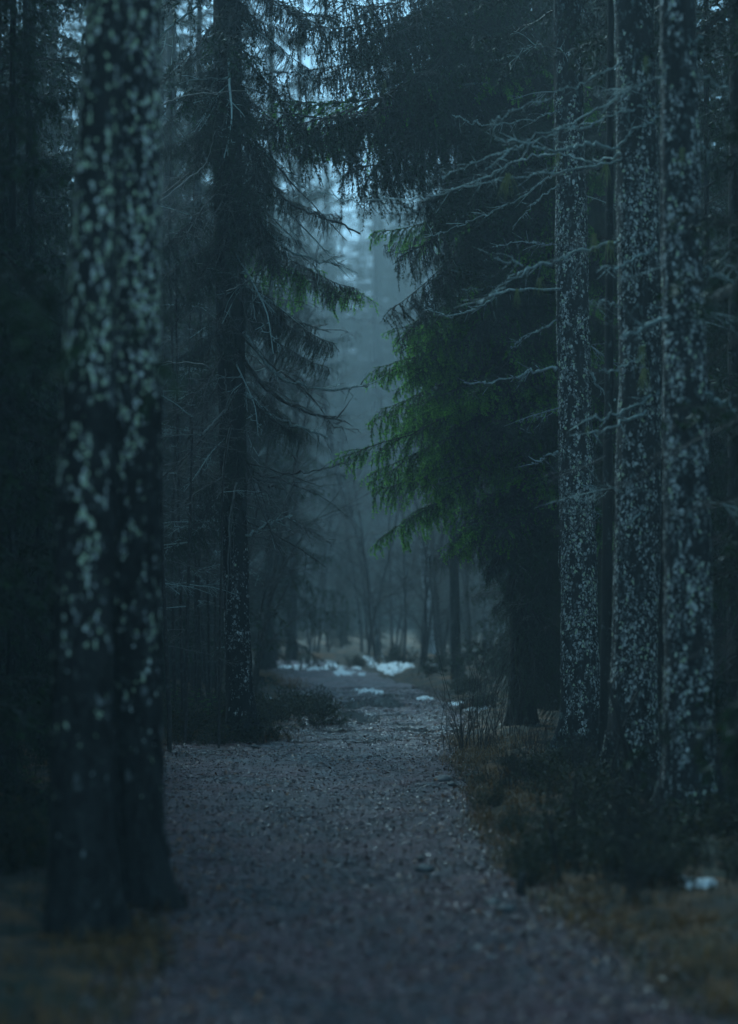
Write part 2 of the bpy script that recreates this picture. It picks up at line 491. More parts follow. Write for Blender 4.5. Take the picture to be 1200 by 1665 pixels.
def bough(seed, L=2.4, hang=0.6, lat=34, latlen=0.75, sag=0.35, lift=0.3, sec_step=0.075, pend=0.0, dens=230, nl=0.021, nw=0.0045, green=0.55, bare=0.0):
    rs = np.random.RandomState(seed)
    s = np.linspace(0, 1, 14)
    main = np.stack([s * L, 0.05 * L * np.sin(s * 4 + seed), (-sag * s + lift * s ** 2.5) * L], -1)
    main += rs.randn(14, 3) * 0.012
    P0, P1, R0, R1, TN, ND = [], [], [], [], [], []
    def addline(P, r0, r1, t0, t1, nd):
        k = len(P) - 1; t = np.linspace(0, 1, k + 1)
        r = r0 + (r1 - r0) * t
        P0.append(P[:-1]); P1.append(P[1:]); R0.append(r[:-1]); R1.append(r[1:])
        TN.append(t0 + (t1 - t0) * t[1:]); ND.append(np.full(k, nd))
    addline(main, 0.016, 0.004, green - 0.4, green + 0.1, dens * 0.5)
    for k in range(lat):
        u = 0.10 + 0.88 * (k + rs.rand() * 0.6) / lat
        p = np.array([np.interp(u, s, main[:, j]) for j in range(3)])
        side = 1 if k % 2 else -1
        ll = latlen * (0.35 + 1.3 * min(u, 0.35) / 0.35 * 0.5) * (1.08 - u * 0.78) * (0.75 + 0.5 * rs.rand())
        ang = R(62 - 22 * u + rs.randn() * 8)
        d = np.array([math.cos(ang), side * math.sin(ang), 0.12 * rs.randn() - 0.05])
        nseg = 6
        LP = grow(rs, p, d, ll, nseg, hang * (0.3 + 1.3 * rs.rand()), 0.07 + 0.08 * pend)
        nd = dens if rs.rand() > bare else 0
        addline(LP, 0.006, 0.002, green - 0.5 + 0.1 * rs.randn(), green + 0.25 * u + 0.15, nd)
        ns = int(ll / sec_step)
        for q in range(ns):
            uu = 0.15 + 0.8 * (q + rs.rand() * 0.5) / max(ns, 1)
            f = uu * nseg; i0 = min(int(f), nseg - 1)
            pp = LP[i0] + (LP[i0 + 1] - LP[i0]) * (f - i0)
            dd = unit(LP[i0 + 1] - LP[i0])
            sd2 = np.cross(dd, UP) * (1 if q % 2 else -1)
            d2 = unit(dd * 0.75 + sd2 * 0.75 + np.array([0, 0, -0.2 - 1.2 * pend * rs.rand()]))
            l2 = ll * (0.38 * (1.05 - uu * 0.6)) * (0.6 + 0.7 * rs.rand())
            if pend and rs.rand() < pend:
                l2 = 0.10 + 0.65 * rs.rand() ** 1.6 * pend * (1.1 - 0.5 * u); d2 = unit(dd * 0.35 + sd2 * 0.2 + np.array([0, 0, -0.8]))
            SP = grow(rs, pp, d2, l2, 3 if l2 < 0.25 else 5, 0.25 + hang * 0.6 + 1.2 * pend * rs.rand(), 0.06 + 0.13 * pend)
            addline(SP, 0.0028, 0.0013, green - 0.45 + 0.5 * uu + 0.06 * rs.randn(), green - 0.25 + 0.55 * uu + 0.2 * u, nd if rs.rand() > bare else nd * 0.15)  # young tips lighter; light on them and shade within also put into the tone
    P0, P1, R0, R1, TN, ND = [np.concatenate(a) for a in (P0, P1, R0, R1, TN, ND)]
    mb = MB()
    seg_prisms(mb, P0, P1, R0, R1, 0.25 + 0.2 * rs.rand(len(P0) * 6), 0)
    nd = np.maximum(ND, 0)
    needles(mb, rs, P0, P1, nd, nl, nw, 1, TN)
    mb.end = lift - sag
    return mb

def dead_branch(seed, L=1.6, lat=14, sag=0.25, latlen=0.5, r=0.012, tn=0.35):
    rs = np.random.RandomState(seed)
    mb = MB()
    P = grow(rs, (0, 0, 0), (1, 0, -0.05), L, 10, sag * rs.uniform(0.3, 1.6), 0.06)
    tube(mb, P, np.linspace(r, 0.003, 11), 5, tn + 0.2 * rs.randn(), 0)
    a0, a1, q0, q1 = [], [], [], []
    for k in range(lat):
        u = rs.uniform(0.15, 0.98); f = u * 10; i0 = min(int(f), 9)
        p = P[i0] + (P[i0+1] - P[i0]) * (f - i0)
        d = unit(P[i0+1] - P[i0])
        dd = unit(d * 0.7 + rs.randn(3) * np.array([0.4, 0.8, 0.4]))
        ll = latlen * (1.1 - u * 0.7) * rs.uniform(0.3, 1.2)
        Q = grow(rs, p, dd, ll, 5, rs.uniform(-0.3, 0.7), 0.14)
        a0.append(Q[:-1]); a1.append(Q[1:]); rr = np.linspace(0.0052, 0.0022, 6); q0.append(rr[:-1]); q1.append(rr[1:])
        for j in range(3):
            i1 = rs.randint(1, 5)
            S = grow(rs, Q[i1], unit((Q[i1] - Q[i1-1]) * 8 + rs.randn(3) * 0.7), ll * 0.35, 3, 0.3, 0.15)
            a0.append(S[:-1]); a1.append(S[1:]); q0.append(np.full(3, 0.0028)); q1.append(np.full(3, 0.0018))
    a0, a1, q0, q1 = [np.concatenate(z) for z in (a0, a1, q0, q1)]
    seg_prisms(mb, a0, a1, q0, q1, tn + 0.15 * np.repeat(rs.randn(len(a0)), 6), 0)
    return mb

MAT2 = [M['twig'], M['needle']]
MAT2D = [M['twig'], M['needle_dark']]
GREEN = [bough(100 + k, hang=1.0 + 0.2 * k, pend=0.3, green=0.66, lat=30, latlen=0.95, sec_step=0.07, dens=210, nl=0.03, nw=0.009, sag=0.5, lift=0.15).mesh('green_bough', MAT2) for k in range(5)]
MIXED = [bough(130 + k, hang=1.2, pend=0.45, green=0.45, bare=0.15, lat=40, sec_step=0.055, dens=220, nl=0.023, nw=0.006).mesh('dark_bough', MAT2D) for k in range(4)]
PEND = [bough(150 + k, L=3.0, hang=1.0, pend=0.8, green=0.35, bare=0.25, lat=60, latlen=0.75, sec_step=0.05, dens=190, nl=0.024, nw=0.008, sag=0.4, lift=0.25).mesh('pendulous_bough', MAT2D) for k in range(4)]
DEAD = [dead_branch(200 + k, lat=12 + k * 2, tn=0.72, r=0.011).mesh('dead_branch', [M['twig']]) for k in range(6)]
DEADL = [dead_branch(220 + k, lat=9 + k, L=1.3, tn=0.68).mesh('dead_branch_lichen', [M['twig_lichen']]) for k in range(4)]
LOW = [bough(170 + k, L=2.2, lat=18, hang=0.8, latlen=0.8, sec_step=0.15, pend=0.3, dens=75, nl=0.055, nw=0.017, green=0.4) for k in range(3)]

def orient(o, root, tip, L, roll=0.0, base=None):
    """place a branch mesh (grown along +X, length L) from root to tip (world), parent-relative to base"""
    root, tip = Vector(root), Vector(tip)
    x = (tip - root); s = x.length / L; x.normalize()
    y = Vector((0, 0, 1)).cross(x); y.normalize()
    z = x.cross(y)
    m = Matrix((x, y, z)).transposed()
    e = o.data.get('end', 0.0)
    s /= math.sqrt(1 + e * e)
    m = m @ Matrix.Rotation(roll, 3, 'X') @ Matrix.Rotation(math.atan(e), 3, 'Y')
    o.matrix_basis = Matrix.Translation(root - (Vector(base) if base is not None else Vector())) @ m.to_4x4() @ Matrix.Diagonal((s, s, s, 1))

# ------------------------------------------------------------------ trunks
class Trunk:
    """centre line and radius by height; built from photo pixels at one distance, or straight"""
    def __init__(self, z, x, y, r, seed=0):
        self.z, self.x, self.y, self.r, self.seed = map(np.asarray, (z, x, y, r, seed))
        self.seed = int(seed)
    @classmethod
    def pixels(cls, d, pts, top=17.0, seed=0, lean=0.0):
        pts = sorted(pts, key=lambda p: -p[1])
        P = [at(p[0], p[1], d) for p in pts]
        z = [p[2] for p in P]; x = [p[0] for p in P]; r = [p[2] / F_PX * d * 0.5 for p in pts]
        z = [-0.3] + z; x = [x[0]] + x; r = [r[0]] + r
        z.append(top); x.append(x[-1] + (x[-1] - x[1]) * 0.3); r.append(0.04)
        return cls(z, x, np.full(len(z), d), r, seed)
    def c(self, z):
        return np.stack([np.interp(z, self.z, self.x), np.interp(z, self.z, self.y), np.broadcast_to(z, np.shape(z))], -1)
    def rad(self, z, a):
        r = np.interp(z, self.z, self.r)
        fl = np.exp(-np.maximum(z, 0) / 0.26) * (0.12 + np.clip(np.cos(a * 2.5 + self.seed * 1.3) * 0.6 + np.cos(a * 5 + self.seed) * 0.5, 0, 1) ** 1.5) * 2.5
        nz = 0.05 * fbm(np.cos(a) * 1.5 + self.seed, np.sin(a) * 1.5, z * 0.8, 2) + 0.06 * fbm(np.cos(a) * 6 + self.seed, np.sin(a) * 6, z * 3.0, 3)
        return r * (1 + 0.75 * fl + nz)
    def surf(self, z, a):
        r = self.rad(z, a)
        return self.c(z) + r[..., None] * np.stack([np.cos(a), np.sin(a), np.zeros_like(a)], -1)
    def mesh(self, name, m, base, segs=40, dz=0.06, ztop=None):
        top = ztop or self.z[-1]
        zz = np.concatenate([np.arange(-0.25, min(top, 10), dz), np.linspace(min(top, 10), top, 12)[0 if top > 10 else 11:]])
        a = np.arange(segs) / segs * 2 * math.pi
        Zm, Am = np.meshgrid(zz, a, indexing='ij')
        V = self.surf(Zm, Am).reshape(-1, 3) - np.asarray(base)
        i = (np.arange(len(zz) - 1)[:, None] * segs); k = np.arange(segs)[None]; k2 = (k + 1) % segs
        F = np.stack([i + k, i + k2, i + segs + k2, i + segs + k], -1).reshape(-1, 4)
        return make_mesh(name, V, [F], True, [m])
    def flakes(self, rs, n, size, zlo, zhi, base, tone, thr=None, nsc=3.0, aspect=0.7, face=None, lift=0.35):
        """bark scales / lichen crusts: thin irregular lifted chips on the bark"""
        z = rs.uniform(zlo, zhi, n); a = rs.uniform(0, 2 * math.pi, n)
        if face is not None:
            a = rs.uniform(face[0], face[1], n)
        f = fbm(np.cos(a) * nsc * 0.5 + self.seed * 3, np.sin(a) * nsc * 0.5, z * nsc, 3) + 0.16 * fbm(np.cos(a) * 1.2 + self.seed, np.sin(a) * 1.2, z * 1.3, 2)
        if thr is not None:
            k = f > (thr(z) if callable(thr) else thr)
            z, a, f = z[k], a[k], f[k]; n = len(z)
        c = self.surf(z, a)
        nr = np.stack([np.cos(a), np.sin(a), np.zeros(n)], -1)
        t = np.stack([-np.sin(a), np.cos(a), np.zeros(n)], -1)
        sz = size * (0.35 + 1.6 * rs.rand(n) ** 2.5)
        K = 6
        rot = rs.rand(n) * 6.28
        out = [c + nr * (0.006 + 0.12 * sz[:, None])]
        for q in range(K):
            an = rot + q / K * 6.283
            rr = sz * (0.3 + 1.0 * rs.rand(n))
            dx, dz_ = np.cos(an) * rr, np.sin(an) * rr / aspect
            li = 0.002 + lift * sz * np.clip(-dz_ / np.maximum(sz, 1e-6), -0.3, 1) * 0.6
            out.append(c + t * dx[:, None] + UP * dz_[:, None] + nr * (0.003 + np.maximum(li, 0))[:, None])
        V = np.stack(out, 1).reshape(-1, 3) - np.asarray(base)
        b = np.arange(n)[:, None] * (K + 1)
        F = np.concatenate([b + np.array([[0, 1 + q, 1 + (q + 1) % K]]) for q in range(K)])
        tn = np.clip(tone[0] + tone[1] * rs.randn(n) + 0.12 * f, 0, 1)
        return V, F, np.repeat(tn, K + 1)

def branch_from_pixels(tree, base, d0, pts, r_px=3.0, mat_=None, seed=0, dd=0.0, twigs=8, lichen=True, twl=0.28, name='branch'):
    """a dead branch along a photo polyline; its distance runs from the trunk's towards dd"""
    rs = np.random.RandomState(seed + 900)
    n = len(pts)
    P = np.array([at(p[0], p[1], d0 + dd * k / max(n - 1, 1)) for k, p in enumerate(pts)])
    P = smooth_line(P, 7)
    P[1:-1] += rs.randn(len(P) - 2, 3) * np.array([0.012, 0.02, 0.014])
    k = len(P)
    r0 = r_px / F_PX * d0 * 0.5
    rad = np.linspace(r0, r0 * 0.4, k) * (1 + 0.25 * rs.randn(k).clip(-1, 1.5))
    mb = MB()
    b = np.asarray(base)
    tube(mb, P - b, rad, 6, 0.66, 0)
    L = np.linalg.norm(P[-1] - P[0])
    a0, a1, q0, q1 = [], [], [], []
    for j in range(twigs):
        u = rs.uniform(0.15, 1); i0 = min(int(u * (k - 1)), k - 2)
        d = unit(P[i0+1] - P[i0])
        dv = unit(d * 0.9 + rs.randn(3) * np.array([0.5, 0.5, 0.6]))
        l = twl * rs.uniform(0.3, 1.2)
        Q = grow(rs, P[i0] - b, dv, l, 5, rs.uniform(-0.3, 0.5), 0.12)
        a0.append(Q[:-1]); a1.append(Q[1:]); rr = np.linspace(r0 * 0.4, 0.0016, 6); q0.append(rr[:-1]); q1.append(rr[1:])
    if a0:
        a0, a1, q0, q1 = [np.concatenate(z) for z in (a0, a1, q0, q1)]
        seg_prisms(mb, a0, a1, q0, q1, 0.6 + 0.15 * np.repeat(rs.randn(len(a0)), 6), 0)
    if lichen:     # crusty tufts of lichen along the bark
        m = int(22 * L + 14)
        for j in range(m):
            u = rs.rand(); i0 = min(int(u * (k - 1)), k - 2)
            c = P[i0] + (P[i0+1] - P[i0]) * rs.rand() - b + UP * rad[i0] * 0.4
            s = rs.uniform(0.008, 0.022)
            Vv = c + unit(rs.randn(7, 3)) * s * rs.uniform(0.5, 1.2, (7, 1))
            Vv[0] = c
            F = np.array([[0, q, q + 1] for q in range(1, 6)] + [[1, 3, 5], [2, 4, 6]])
            mb.add(Vv, F, None, 0.78 + 0.22 * rs.rand(), 0)
    me = mb.mesh('branch', [mat_ or M['twig_lichen']])
    return link(name, me, tree)

def beard_mesh(seed, L=0.3):
    rs = np.random.RandomState(seed)
    mb = MB()
    for k in range(26):
        p = np.array([rs.uniform(-0.03, 0.03), rs.uniform(-0.03, 0.03), rs.uniform(-0.02, 0.01)])
        P = grow(rs, p, (rs.randn() * 0.3, rs.randn() * 0.3, -1), L * rs.uniform(0.3, 1), 5, 0.8, 0.1)
        tube(mb, P, np.linspace(0.0045, 0.0012, 6), 3, rs.rand())
    return mb.mesh('beard_lichen', [M['beard']])
BEARD = [beard_mesh(k) for k in range(4)]

def beard(parent, base, px, py, d, h_px, seed):
    o = link('beard_lichen', BEARD[seed % 4], parent)
    p = at(px, py, d) - np.asarray(base)
    o.location = p
    s = h_px / F_PX * d / 0.27
    o.scale = (s * 0.9, s * 0.9, s)
    o.rotation_euler = (0, 0, seed * 1.7)
    return o

def root_pos(px, py):
    d = ydist(py)
    x = xat(px, d)
    return d

def crown_mesh(seed, h, z0, rmax, nb):
    """living crown: whorls of drooping boughs, one joined part for trees whose boughs run together"""
    rs = np.random.RandomState(seed)
    mb = MB()
    A = [b.arrays() for b in LOW]
    for k in range(nb):
        u = (k + rs.rand()) / nb
        z = z0 + (h - z0) * u
        ln = rmax * (1 - u) ** 0.75 * rs.uniform(0.7, 1.15) + 0.15
        az = k * 2.39996 + rs.randn() * 0.3
        V, F3, F4, T, M3, M4 = A[k % 3]
        s = ln / 2.2
        el = R(-18 + 45 * u + rs.randn() * 7)
        W = V * s
        c, sn = math.cos(el), math.sin(el)
        W = np.stack([W[:, 0] * c - W[:, 2] * sn, W[:, 1], W[:, 0] * sn + W[:, 2] * c], -1)
        c, sn = math.cos(az), math.sin(az)
        W = np.stack([W[:, 0] * c - W[:, 1] * sn, W[:, 0] * sn + W[:, 1] * c, W[:, 2] + z], -1)
        i3 = M3 == 1
        mb.V.append(W); mb.T.append(T); mb.F3.append(F3 + mb.n); mb.M3.append(M3)
        mb.F4.append(F4 + mb.n); mb.M4.append(M4); mb.n += len(W)
    return mb.mesh('crown', MAT2D)

def dead_twigs_mesh(seed, z0, z1, n, r):
    rs = np.random.RandomState(seed)
    mb = MB()
    src = [dead_branch(400 + q, lat=9, L=1.5, latlen=0.45, r=0.009).arrays() for q in range(4)]
    for k in range(n):
        V, F3, F4, T, M3, M4 = src[k % 4]
        s = rs.uniform(0.4, 1.25); el = R(rs.uniform(-35, 5)); az = rs.rand() * 6.283
        W = V * s
        c, sn = math.cos(el), math.sin(el)
        W = np.stack([W[:, 0] * c - W[:, 2] * sn, W[:, 1], W[:, 0] * sn + W[:, 2] * c], -1)
        c, sn = math.cos(az), math.sin(az)
        W = np.stack([W[:, 0] * c - W[:, 1] * sn, W[:, 0] * sn + W[:, 1] * c, W[:, 2] + rs.uniform(z0, z1)], -1)
        mb.V.append(W); mb.T.append(T); mb.F3.append(F3 + mb.n); mb.M3.append(M3); mb.F4.append(F4 + mb.n); mb.M4.append(M4); mb.n += len(W)
    return mb.mesh('dead_twigs', [M['twig']])

CROWN_HIGH = [crown_mesh(1, 22, 8.5, 2.6, 70), crown_mesh(2, 20, 7.5, 2.3, 64)]
CROWN_MID = [crown_mesh(3, 21, 4.2, 2.5, 84), crown_mesh(4, 19, 3.6, 2.3, 80)]
CROWN_LOW = [crown_mesh(5, 17, 0.9, 2.5, 120), crown_mesh(6, 14, 0.6, 2.1, 105)]
TWIGS = [dead_twigs_mesh(1, 1.2, 9, 60, 1), dead_twigs_mesh(2, 1.0, 8, 55, 1)]

def near_tree(name, label, d, pts, mat_, seed, group=None, top=18, cat='spruce tree', crown=True, segs=44, dz=0.05, ztop=None):
    p0 = max(pts, key=lambda p: p[1])
    base = np.array([xat(p0[0], d), d, float(floor_z(xat(p0[0], d), d))])
    t = thing(name, label, cat, base, group)
    tr = Trunk.pixels(d, pts, top, seed)
    tk = link('trunk', tr.mesh('trunk', mat_, base, segs, dz, ztop), t)
    if crown:
        o = link('crown', CROWN_HIGH[seed % 2], t)
        o.rotation_euler = (0, 0, seed * 1.3)
        tp = tr.c(np.array(8.0)) - base
        o.location = (float(tp[0]), 0, 0)
        o.scale = (0.72, 0.72, 1.0)
    return t, tk, tr, base

TR = {}
# the two foreground trunks on the left
t, tk, tr, b = near_tree('spruce_tree', 'nearest lichen speckled trunk at the left, in front of its twin trunk', 12.8,
    [(137, 1530, 104), (136, 1300, 98), (137, 1000, 96), (142, 700, 86), (150, 450, 74), (160, 250, 64), (170, 0, 56)], M['bark_dark'], 1, 'large spruce trunks beside the path')
TR['T1'] = (t, tk, tr, b)
rs = np.random.RandomState(21)
fl = tr.flakes(rs, 46000, 0.0068, 0.5, 5.8, b, (0.90, 0.2), lambda z: 0.27 + 0.8 * np.clip((1.8 - z) / 1.3, 0, 1) + 0.35 * np.clip((z - 3.2) / 1.5, 0, 1), 21.0, 0.75, (math.pi * 0.85, math.pi * 1.82))
link('lichen', make_mesh('lichen', fl[0], [fl[1]], False, [M['flake']], None, fl[2]), tk, kind='stuff')
t, tk, tr, b = near_tree('spruce_tree', 'second lichen speckled trunk at the left, with a flared foot on the path edge', 14.0,
    [(236, 1480, 76), (228, 1350, 72), (222, 1000, 74), (223, 700, 72), (224, 500, 70), (226, 250, 68), (228, 0, 64)], M['bark_near'], 2, 'large spruce trunks beside the path')
TR['T2'] = (t, tk, tr, b)
fl = tr.flakes(rs, 56000, 0.0068, 0.5, 6.2, b, (0.84, 0.24), lambda z: 0.10 + 0.8 * np.clip((1.7 - z) / 1.2, 0, 1) + 0.35 * np.clip((z - 3.5) / 1.6, 0, 1), 21.0, 0.75)
link('lichen', make_mesh('lichen', fl[0], [fl[1]], False, [M['flake']], None, fl[2]), tk, kind='stuff')

for key in ('T1', 'T2'):
    t, tk, tr, b = TR[key]
    fl = tr.flakes(rs, 9000, 0.02, 0.02, 3.0, b, (0.12, 0.14), -0.2, 5.0, 0.6, None, 0.55)
    link('bark_plates', make_mesh('bark_plates', fl[0], [fl[1]], False, [M['flake']], None, fl[2]), tk, kind='stuff')
# the trunks on the right
for key, label, d, pts, seed, n, sz, tn in (
    ('T3', 'slim pale flaky trunk on the right, nearest to the green boughs', 25.3,
     [(948, 1250, 62), (944, 1100, 60), (940, 900, 57), (935, 700, 54), (929, 400, 50), (925, 200, 46), (922, 0, 42)], 3, 26000, 0.0095, (0.60, 0.24)),
    ('T4', 'broad flaky trunk on the right, between the slim pale trunk and the rightmost one', 21.4,
     [(1032, 1305, 76), (1030, 1150, 74), (1035, 900, 70), (1041, 600, 67), (1037, 300, 66), (1030, 0, 60)], 4, 26000, 0.010, (0.56, 0.24)),
    ('T5', 'rightmost large trunk, with grey green flaky bark above the snow remnants', 18.0,
     [(1124, 1368, 84), (1120, 1150, 79), (1118, 900, 74), (1113, 600, 68), (1108, 300, 62), (1102, 0, 56)], 5, 22000, 0.011, (0.54, 0.24))):
    t, tk, tr, b = near_tree('spruce_tree', label, d, pts, M['bark_lichen'], seed, 'large spruce trunks beside the path')
    TR[key] = (t, tk, tr, b)
    rs = np.random.RandomState(30 + seed)
    fl = tr.flakes(rs, n, sz, 0.35, 7.5, b, tn, lambda z, z1={'T3': 5.6, 'T4': 5.2, 'T5': 4.4}[key]: -0.25 + 0.35 * np.clip(z - z1, 0, 3) + 0.4 * np.clip(0.9 - z, 0, 1), 6.0, 0.75, (math.pi * 0.9, math.pi * 2.1))
    link('bark_scales', make_mesh('bark_scales', fl[0], [fl[1]], False, [M['flake']], None, fl[2]), tk, kind='stuff')

# left of the path, further on
t, tk, tr, b = near_tree('spruce_tree', 'tall dark spruce left of the path with drooping boughs over a mossy mound', 29.8,
    [(392, 1205, 46), (388, 1100, 42), (384, 950, 40), (378, 700, 43), (372, 400, 46), (370, 0, 44)], M['bark_dark'], 6, None)
TR['T7'] = (t, tk, tr, b)
rs = np.random.RandomState(44)
fl = tr.flakes(rs, 7000, 0.012, 0.3, 2.8, b, (0.34, 0.2), -0.1, 4.0, 0.8, (math.pi * 0.9, math.pi * 2.1))
link('bark_scales', make_mesh('bark_scales', fl[0], [fl[1]], False, [M['flake']], None, fl[2]), tk, kind='stuff')
# dim trunks on the right
t, tk, tr, b = near_tree('spruce_tree', 'dim lichen covered trunk behind the right hand shrubs, left of the slim pale trunk', 35.5,
    [(887, 1165, 30), (884, 900, 28), (880, 500, 26), (878, 0, 24)], M['bark_lichen'], 7)
TR['T8'] = (t, tk, tr, b)
t, tk, tr, b = near_tree('spruce_tree', 'thin dark bare stem between the slim pale trunk and the broad flaky trunk', 22.5,
    [(984, 1282, 22), (986, 1000, 17), (990, 600, 14), (992, 200, 12), (993, 0, 10)], M['bark_dark'], 8, crown=False, top=11, segs=16)
TR['T6'] = (t, tk, tr, b)
t, tk, tr, b = near_tree('spruce_tree', 'thin black stem in the gap between the two broad trunks at the right', 22.8,
    [(1074, 1280, 12), (1076, 900, 11), (1078, 400, 9), (1078, 0, 8)], M['bark_dark'], 9, crown=False, top=10, segs=12)

# the spruce with the bright green boughs, right of the path
t, tk, tr, b = near_tree('spruce_tree', 'spruce with bright green drooping boughs reaching over the right of the path', 32.0,
    [(850, 1188, 40), (846, 900, 36), (842, 500, 32), (840, 0, 26)], M['bark_dark'], 10, crown=True, top=18)
TR['S1'] = (t, tk, tr, b)

def put_bough(key, mesh, L, root, tip, d_tip=None, roll=0.0, name='bough', d_root=None):
    t, tk, tr, b = TR[key]
    d = float(tr.y[0])
    o = link(name, mesh, t)
    orient(o, at(root[0], root[1], d_root or d), at(tip[0], tip[1], d_tip or d), L, roll, b)
    return o

# bright green boughs: (root, tip, distance of the tip)
for k, (r_, t_, dt) in enumerate([
    ((842, 500), (612, 606), 31.0), ((842, 560), (690, 650), 30.0), ((843, 610), (562, 742), 31.2), ((843, 640), (650, 700), 32.5),
    ((844, 700), (600, 800), 31.6), ((844, 690), (700, 790), 30.2), ((845, 700), (668, 845), 31.0), ((845, 740), (740, 890), 30.5),
    ((842, 470), (690, 560), 33.0), ((845, 790), (740, 900), 31.5), ((842, 540), (760, 640), 29.6), ((843, 620), (640, 690), 33.6),
    ((845, 760), (790, 860), 29.6), ((842, 440), (720, 520), 31.0), ((842, 400), (640, 540), 33.2)]):
    put_bough('S1', GREEN[k % 5], 2.4, r_, t_, dt, 0.2 * math.sin(k * 2.1))
# boughs on the shaded side and towards the right, shade put into their darker needles
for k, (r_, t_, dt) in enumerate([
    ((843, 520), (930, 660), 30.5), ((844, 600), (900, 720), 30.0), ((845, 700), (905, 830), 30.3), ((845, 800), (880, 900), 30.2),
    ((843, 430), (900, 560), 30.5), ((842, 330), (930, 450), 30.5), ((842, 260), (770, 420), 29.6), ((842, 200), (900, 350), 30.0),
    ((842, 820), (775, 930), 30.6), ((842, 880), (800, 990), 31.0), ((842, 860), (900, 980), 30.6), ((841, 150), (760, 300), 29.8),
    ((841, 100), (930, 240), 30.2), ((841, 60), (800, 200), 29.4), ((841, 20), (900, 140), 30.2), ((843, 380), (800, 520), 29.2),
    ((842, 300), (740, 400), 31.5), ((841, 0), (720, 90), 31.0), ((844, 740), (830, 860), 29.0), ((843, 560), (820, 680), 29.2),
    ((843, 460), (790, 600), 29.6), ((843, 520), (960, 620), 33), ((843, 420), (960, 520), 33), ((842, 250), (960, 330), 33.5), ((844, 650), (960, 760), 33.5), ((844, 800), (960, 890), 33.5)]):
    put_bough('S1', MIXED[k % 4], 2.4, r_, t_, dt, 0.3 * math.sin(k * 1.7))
# dark pendulous boughs hanging across the gap at the top
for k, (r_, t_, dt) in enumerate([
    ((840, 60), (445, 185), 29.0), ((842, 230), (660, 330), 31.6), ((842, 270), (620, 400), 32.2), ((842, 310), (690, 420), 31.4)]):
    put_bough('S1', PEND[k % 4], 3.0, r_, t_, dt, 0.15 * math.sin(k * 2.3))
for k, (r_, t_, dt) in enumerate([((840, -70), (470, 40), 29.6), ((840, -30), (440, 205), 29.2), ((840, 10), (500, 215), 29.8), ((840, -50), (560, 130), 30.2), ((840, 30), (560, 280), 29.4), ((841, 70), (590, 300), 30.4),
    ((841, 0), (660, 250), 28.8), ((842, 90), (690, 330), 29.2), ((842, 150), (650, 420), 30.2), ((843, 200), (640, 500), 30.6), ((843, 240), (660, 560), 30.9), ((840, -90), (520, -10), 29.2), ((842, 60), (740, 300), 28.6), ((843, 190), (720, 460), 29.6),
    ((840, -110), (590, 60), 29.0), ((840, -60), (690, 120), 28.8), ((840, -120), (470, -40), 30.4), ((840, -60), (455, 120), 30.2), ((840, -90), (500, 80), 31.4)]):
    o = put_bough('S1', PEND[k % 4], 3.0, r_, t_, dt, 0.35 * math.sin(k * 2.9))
put_bough('S1', GREEN[1], 2.4, (840, 120), (450, 160), 30.4)
put_bough('S1', GREEN[3], 2.4, (842, 300), (602, 378), 31.5)
put_bough('S1', GREEN[2], 2.4, (840, 90), (470, 215), 31.6)

# boughs of the dark spruce on the left
for k, (r_, t_, dt, kind) in enumerate([
    ((378, 210), (590, 375), 29.0, 'D'), ((376, 300), (560, 430), 30.5, 'D'), ((376, 330), (580, 470), 31.0, 'P'), ((376, 120), (520, 260), 30.0, 'P'),
    ((374, 60), (500, 170), 29.4, 'P'), ((374, 0), (520, 60), 30.5, 'P'), ((376, 380), (580, 480), 31.6, 'G'), ((376, 420), (545, 560), 30.8, 'P'),
    ((378, 480), (540, 600), 30.2, 'P'), ((378, 540), (560, 650), 31.5, 'D'), ((376, 250), (250, 420), 29.0, 'P'), ((374, 160), (270, 300), 30.0, 'P'),
    ((374, 60), (260, 210), 30.4, 'P'), ((376, 350), (260, 520), 30.4, 'P'), ((378, 440), (290, 590), 29.6, 'D'), ((374, 0), (290, 110), 30.0, 'P'),
    ((376, 250), (440, 420), 28.0, 'P'), ((376, 150), (440, 320), 28.2, 'P'), ((378, 400), (440, 540), 28.2, 'D'), ((376, 100), (330, 260), 28.0, 'P'), ((374, -60), (560, 50), 29.2, 'P'), ((374, -20), (540, 130), 29.8, 'P'),
    ((378, 300), (330, 470), 28.2, 'P'), ((378, 560), (480, 700), 31.4, 'M'), ((378, 600), (290, 720), 30.6, 'D'), ((380, 690), (470, 850), 31.6, 'D'), ((378, 450), (500, 560), 32.4, 'D')]):
    lib, L = {'D': (DEAD, 1.6), 'M': (MIXED, 2.4), 'P': (PEND, 3.0), 'G': (GREEN, 2.4)}[kind]
    put_bough('T7', lib[k % len(lib)], L, r_, t_, dt, 0.2 * math.sin(k), 'bough' if kind != 'D' else 'branch')
t, tk, tr, b = TR['T7']
for k, (pts, rp, dd) in enumerate([
    ([(395, 230), (430, 282), (470, 330), (520, 350), (585, 380)], 7, -0.6), ([(398, 330), (450, 392), (505, 420), (560, 432)], 6, 0.3),
    ([(396, 585), (440, 638), (492, 668), (555, 685)], 8, 0.4), ([(398, 640), (450, 680), (500, 700), (532, 712)], 6, 0.8),
    ([(397, 755), (430, 776), (475, 770), (520, 765), (556, 752)], 4, -0.4), ([(396, 540), (450, 610), (500, 628), (570, 632), (600, 625)], 6, 1.0),
    ([(398, 770), (430, 785), (460, 795)], 6, 0.6), ([(398, 870), (440, 850), (475, 838)], 5, 0.3), ([(352, 420), (310, 470), (280, 540)], 5, -0.3)]):
    branch_from_pixels(t, b, 29.7, pts, rp, None if k % 2 else M['twig'], 60 + k, dd, 14, k % 2 == 1, 0.35)

